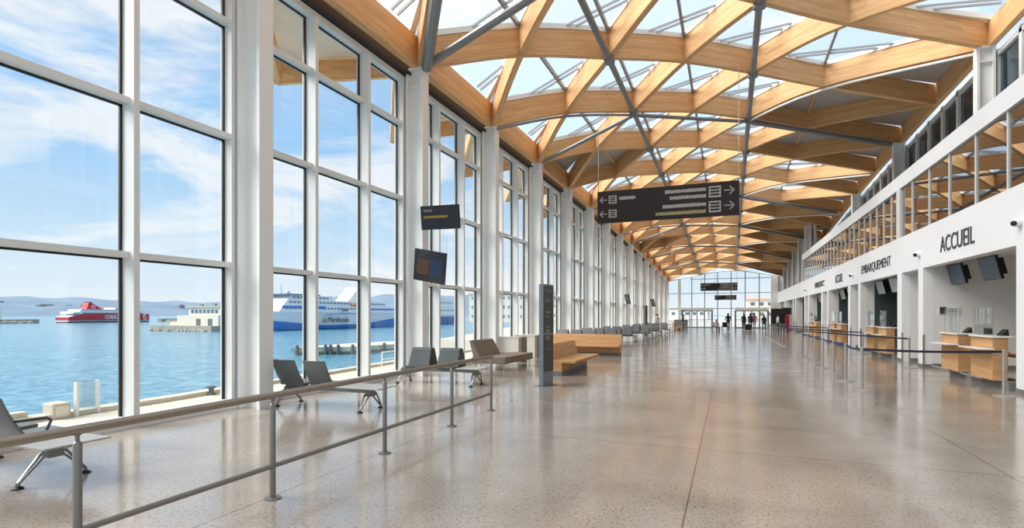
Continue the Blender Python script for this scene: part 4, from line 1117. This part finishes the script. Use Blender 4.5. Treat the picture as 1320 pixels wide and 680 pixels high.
MB().box(9.95,10.1,54,58,8.2,9.2).build('lifeboat_recess', M['shipglass'], e)
for y in (62, 68): MB().box(8,9.6,y,y+5,10.9,12.2).build('lifeboat', M['orange'], e, bevel=.4)
MB().prism([(65,13),(77,13),(78,20.5),(74,20.5)], 'x', -4, 4).build('funnel', M['shipwhite'], e)
lg = MB()
for q in range(3): lg.prism([(73.2+q*1.4,17.4),(74.2+q*1.4,17.4),(74.9+q*1.2,20),(74.2+q*1.2,20)], 'x', 4, 4.1)
lg.build('funnel_mark', M['letter'], e)
MB().tube([(0,26,15.5),(0,26,19.5)], .25, 6).build('mast', M['shipwhite'], e); MB().lathe([(.2,0),(.9,.6),(.9,1.4),(.2,2)], (0,30,15.5), 10).build('radar_dome', M['shipwhite'], e, smooth=True)
tm = text_mesh('La Méridionale', 0, 0, 18, 2.5, 'y', 0, .1); tm.v = [(10.12-y*1, 40.5+x, 3.1+z) for x, y, z in tm.v]; tm.build('ship_name', M['letter'], e)
st = MB()
for i in range(16):
    t0, t1 = i/16, (i+1)/16; f = lambda t: 6.3+1.0*math.sin(PI*t)
    st.bar((10.15, 42+32*t0, f(t0)), (10.15, 42+32*t1, f(t1)), .1, .22, up=(0,0,1))
st.build('blue_line', M['shipblue'], e)
s2_ = MB(); s2_.bar((10.2,80,4.2),(10.2,104,5.2),.1,.5); s2_.build('white_line', M['shipwhite'], e)
# red and white ferry
e = empty('ferry', (-500, 268, -5), 0, 'red and white ferry at the breakwater, seen through the far left window', 'ship')
prof = []
for i in range(15):
    t = i/14; y = 4+69*t
    hb = 9 if t < .75 else max(.5, 9*(1-(t-.75)/.25)**.7)
    top_ = 7.2 if t > .12 else 4.6+2.6*t/.12
    prof.append((y+max(0,t-.9)*18, hb, [-1.5, .9, 1.35, 1.8, top_]))
hull(prof, [2,0,0,1,0]).build('hull', [M['shipwhite'], M['shipred'], M['shipdark']], e)
MB().box(9.0,9.1,14,62,7.3,8.2).build('dark_window_band', M['shipglass'], e)
deckhouse(-8.5, 8.5, 7, 64, 7.2, 9.0, e, 1, False); deckhouse(-8, 8, 12, 62, 9.0, 10.9, e, 1.5); deckhouse(-7.5, 7.5, 40, 60, 10.9, 12.4, e, .5)
MB().prism([(20,10.9),(33,10.9),(24,16.6),(21.8,16.6)], 'x', -3.5, 3.5).build('funnel', M['shipred'], e); MB().box(-3.6,3.6,21.8,24,16.4,17.2).build('funnel_cap', M['shipdark'], e)
rg = MB().tube([(3.7, 25.3+1.2*math.cos(a), 13.2+1.2*math.sin(a)) for a in [2*PI*i/16 for i in range(17)]], .3, 6, cap=False); rg.build('funnel_ring', M['shipwhite'], e)
rg = MB().tube([(6.2-.45*1.4*math.cos(a), 66.5+1.4*math.cos(a), 4.2+1.8*math.sin(a)) for a in [2*PI*i/16 for i in range(17)]], .45, 6, cap=False); rg.build('bow_ring', M['shipwhite'], e)
tm = text_mesh('CORSICA', 0, 0, 12.5, 3.2, 'y', 0, .1, .02); tm.v = [(9.2-y, 31+x, 2.9+z) for x, y, z in tm.v]; tm.build('ship_name', M['shipwhite'], e)
tm = text_mesh('linea', 0, 0, 6.5, 2.2, 'y', 0, .1); tm.v = [(9.2-y, 45+x, 2.9+z) for x, y, z in tm.v]; tm.build('ship_name_end', M['shipwhite'], e)
# distant dark blue hulled ship
e = empty('ferry', (-190, 285, -5), 0, 'distant white ship with a dark blue hull behind the padded seats', 'ship')
prof = [(y, hb, [-1.5, .2, 5.2, 6.4]) for y, hb in ((0,3),(6,8),(20,9),(50,9),(70,9))]
hull(prof, [1,1,0,0]).build('hull', [M['shipwhite'], M['hull2']], e); deckhouse(-8,8,8,66,6.4,12,e,3); deckhouse(-7,7,14,60,12,17,e,3)
# breakwater, lighthouse, port building
rb = MB(); rnd = random.Random(9)
def rocks(a, b, n, hgt, wdt):
    for i in range(n):
        t = i/n; x = a[0]+(b[0]-a[0])*t+rnd.uniform(-wdt, wdt); y = a[1]+(b[1]-a[1])*t+rnd.uniform(-3,3); r = rnd.uniform(1.2, 2.6)
        rb.lathe([(r*.6,-2),(r,0),(r*.8,r*.5*rnd.uniform(.6,1.2)),(r*.2,r*.8)], (x, y, -5), 6)
rocks((-455,120),(-494,250),150,2,4); rocks((-492,356),(-486,430),90,2,4)
rb.prism([(-463,110),(-458,110),(-497,255),(-502,255)], 'z', -6, -2.0); rb.prism([(-502,352),(-496,352),(-490,440),(-496,440)], 'z', -6, -2.2)
o = rb.build('breakwater', M['stone']); tag(o, 'long low stone breakwater across the harbour behind the red ferry', 'breakwater')
e = empty('lighthouse', (-472, 218, -2), 0, 'tiny pale green harbour light on the breakwater', 'lighthouse')
MB().lathe([(1.6,0),(1.1,6),(1.5,6.1),(1.5,6.6),(.8,6.7),(.8,8.2),(.2,9)], n=12).build('tower', M['palegreen'], e, smooth=True)
e = empty('port_building', (-205, 158, -5), math.radians(-3), 'cream harbour building on a low platform across the water', 'building')
MB().prism([(-17,-6),(19,-5),(19,7),(2,8),(-14,4)], 'z', -1, 2.2).build('platform', M['stone'], e)
MB().box(-6,19,-2,6,2.2,6.4).build('lower_storey', M['cream'], e); MB().box(0,19,-1,5.5,6.4,9.6).build('upper_storey', M['cream'], e)
MB().box(-.5,19.3,-1.5,6,9.6,10.1).build('roof', M['concrete'], e)
wn = MB(); 
for i in range(7): wn.box(1.5+i*2.4, 3.1+i*2.4, -1.1, -1.0, 7.2, 8.7)
wn.build('window_row', M['shipglass'], e)
for x in (6, 13): MB().box(x, x+2.5, -2.1, -2, 2.2, 5).build('door', M['pile'], e)
MB().box(-12,-6,-1,6,2.2,3.8).build('annex', M['cream'], e)
for x in (4, 10, 16): MB().tube([(x,3,10.1),(x,3,14)], .12, 6).build('mast', M['white'], e)
rk = MB()
for i in range(30):
    x = -16+rnd.uniform(0,34); r = rnd.uniform(.5,1.1); rk.lathe([(r,-1),(r,.3),(r*.5,r*.8)], (x, -5.5+rnd.uniform(-1,1), 0), 6)
rk.build('rock_edge', M['stone'], e)
# hills and far town
def hills(x0, y0, x1, y1, n, hs, name, seed):
    r = random.Random(seed); mb = MB(); N = n; pts = []
    for i in range(N+1):
        t = i/N; x = x0+(x1-x0)*t; y = y0+(y1-y0)*t
        h = hs(t)*(1+.05*math.sin(11*t+seed)+.03*math.sin(37*t)+.02*r.uniform(-1,1)); pts.append((x, y, h))
    nx, ny = (y1-y0), -(x1-x0); l = math.hypot(nx, ny); nx, ny = nx/l, ny/l
    rows = ((-500,-.1),(-260,.35),(-90,.75),(0,1),(300,.6),(900,0))
    for d, f in rows:
        for i, (x, y, h) in enumerate(pts):
            mb.v.append((x-nx*d*-1, y-ny*d*-1, -6+max(0, h*f)*(1+.05*math.sin(i*.9+d))))
    for a in range(len(rows)-1):
        for i in range(N): k = a*(N+1)+i; mb.face((k, k+1, k+N+2, k+N+1))
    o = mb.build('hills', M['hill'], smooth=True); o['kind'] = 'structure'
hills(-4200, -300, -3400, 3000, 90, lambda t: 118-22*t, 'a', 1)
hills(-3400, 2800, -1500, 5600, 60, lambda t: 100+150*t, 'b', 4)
tw = MB(); rnd = random.Random(21)
for i in range(260):
    t = rnd.random(); x = -3700+700*t+rnd.uniform(0,160); y = 900+2300*t+rnd.uniform(-100,100); h = rnd.uniform(8,26); ww = rnd.uniform(8,22); z = rnd.uniform(-5,50)*rnd.random()
    tw.box(x, x+ww, y, y+ww*1.6, -6, z+h)
o = tw.build('far_town', M['town']); tag(o, 'pale far town along the foot of the hazy hills', 'town', kind='stuff')
# port buildings seen through the middle windows and the end wall
def block(loc, sx_, sy_, h, mat, lab, roofm='concrete', rows=2):
    e = empty('harbour_building', loc, 0, lab, 'building', 'harbour buildings')
    MB().box(-sx_/2,sx_/2,-sy_/2,sy_/2,0,h).build('wall', M[mat], e); MB().box(-sx_/2-.3,sx_/2+.3,-sy_/2-.3,sy_/2+.3,h,h+.5).build('roof', M[roofm], e)
    for r_ in range(rows):
        wmb = MB(); z = h*(r_+.45)/rows; x = -sx_/2+1
        while x < sx_/2-1.5: wmb.box(x, x+1.2, -sy_/2-.05, -sy_/2, z, z+1.0); x += 2.4
        y = -sy_/2+1
        while y < sy_/2-1.5: wmb.box(sx_/2, sx_/2+.05, y, y+1.2, z, z+1.0); y += 2.4
        wmb.build('window_row', M['shipglass'], e)
    return e
block((-77, 190, -1), 24, 20, 10, 'cream', 'cream harbour block seen through the windows behind the sofa', rows=3)
block((-70, 230, -1), 34, 22, 8, 'white', 'white harbour shed farther along behind the window columns', rows=2)
block((22, 190, -.1), 34, 20, 6.2, 'cream', 'cream building with a peach roof outside the end wall at right', 'peach', 2)
block((-22, 210, -.1), 30, 16, 3.6, 'white', 'low white building outside the end wall at left', rows=1)
MB().prism([(-9,95.5),(-36.5,95.5),(-128,330),(-9,330)], 'z', -6, -.9).build('port_ground', M['asphalt'])['kind'] = 'structure'
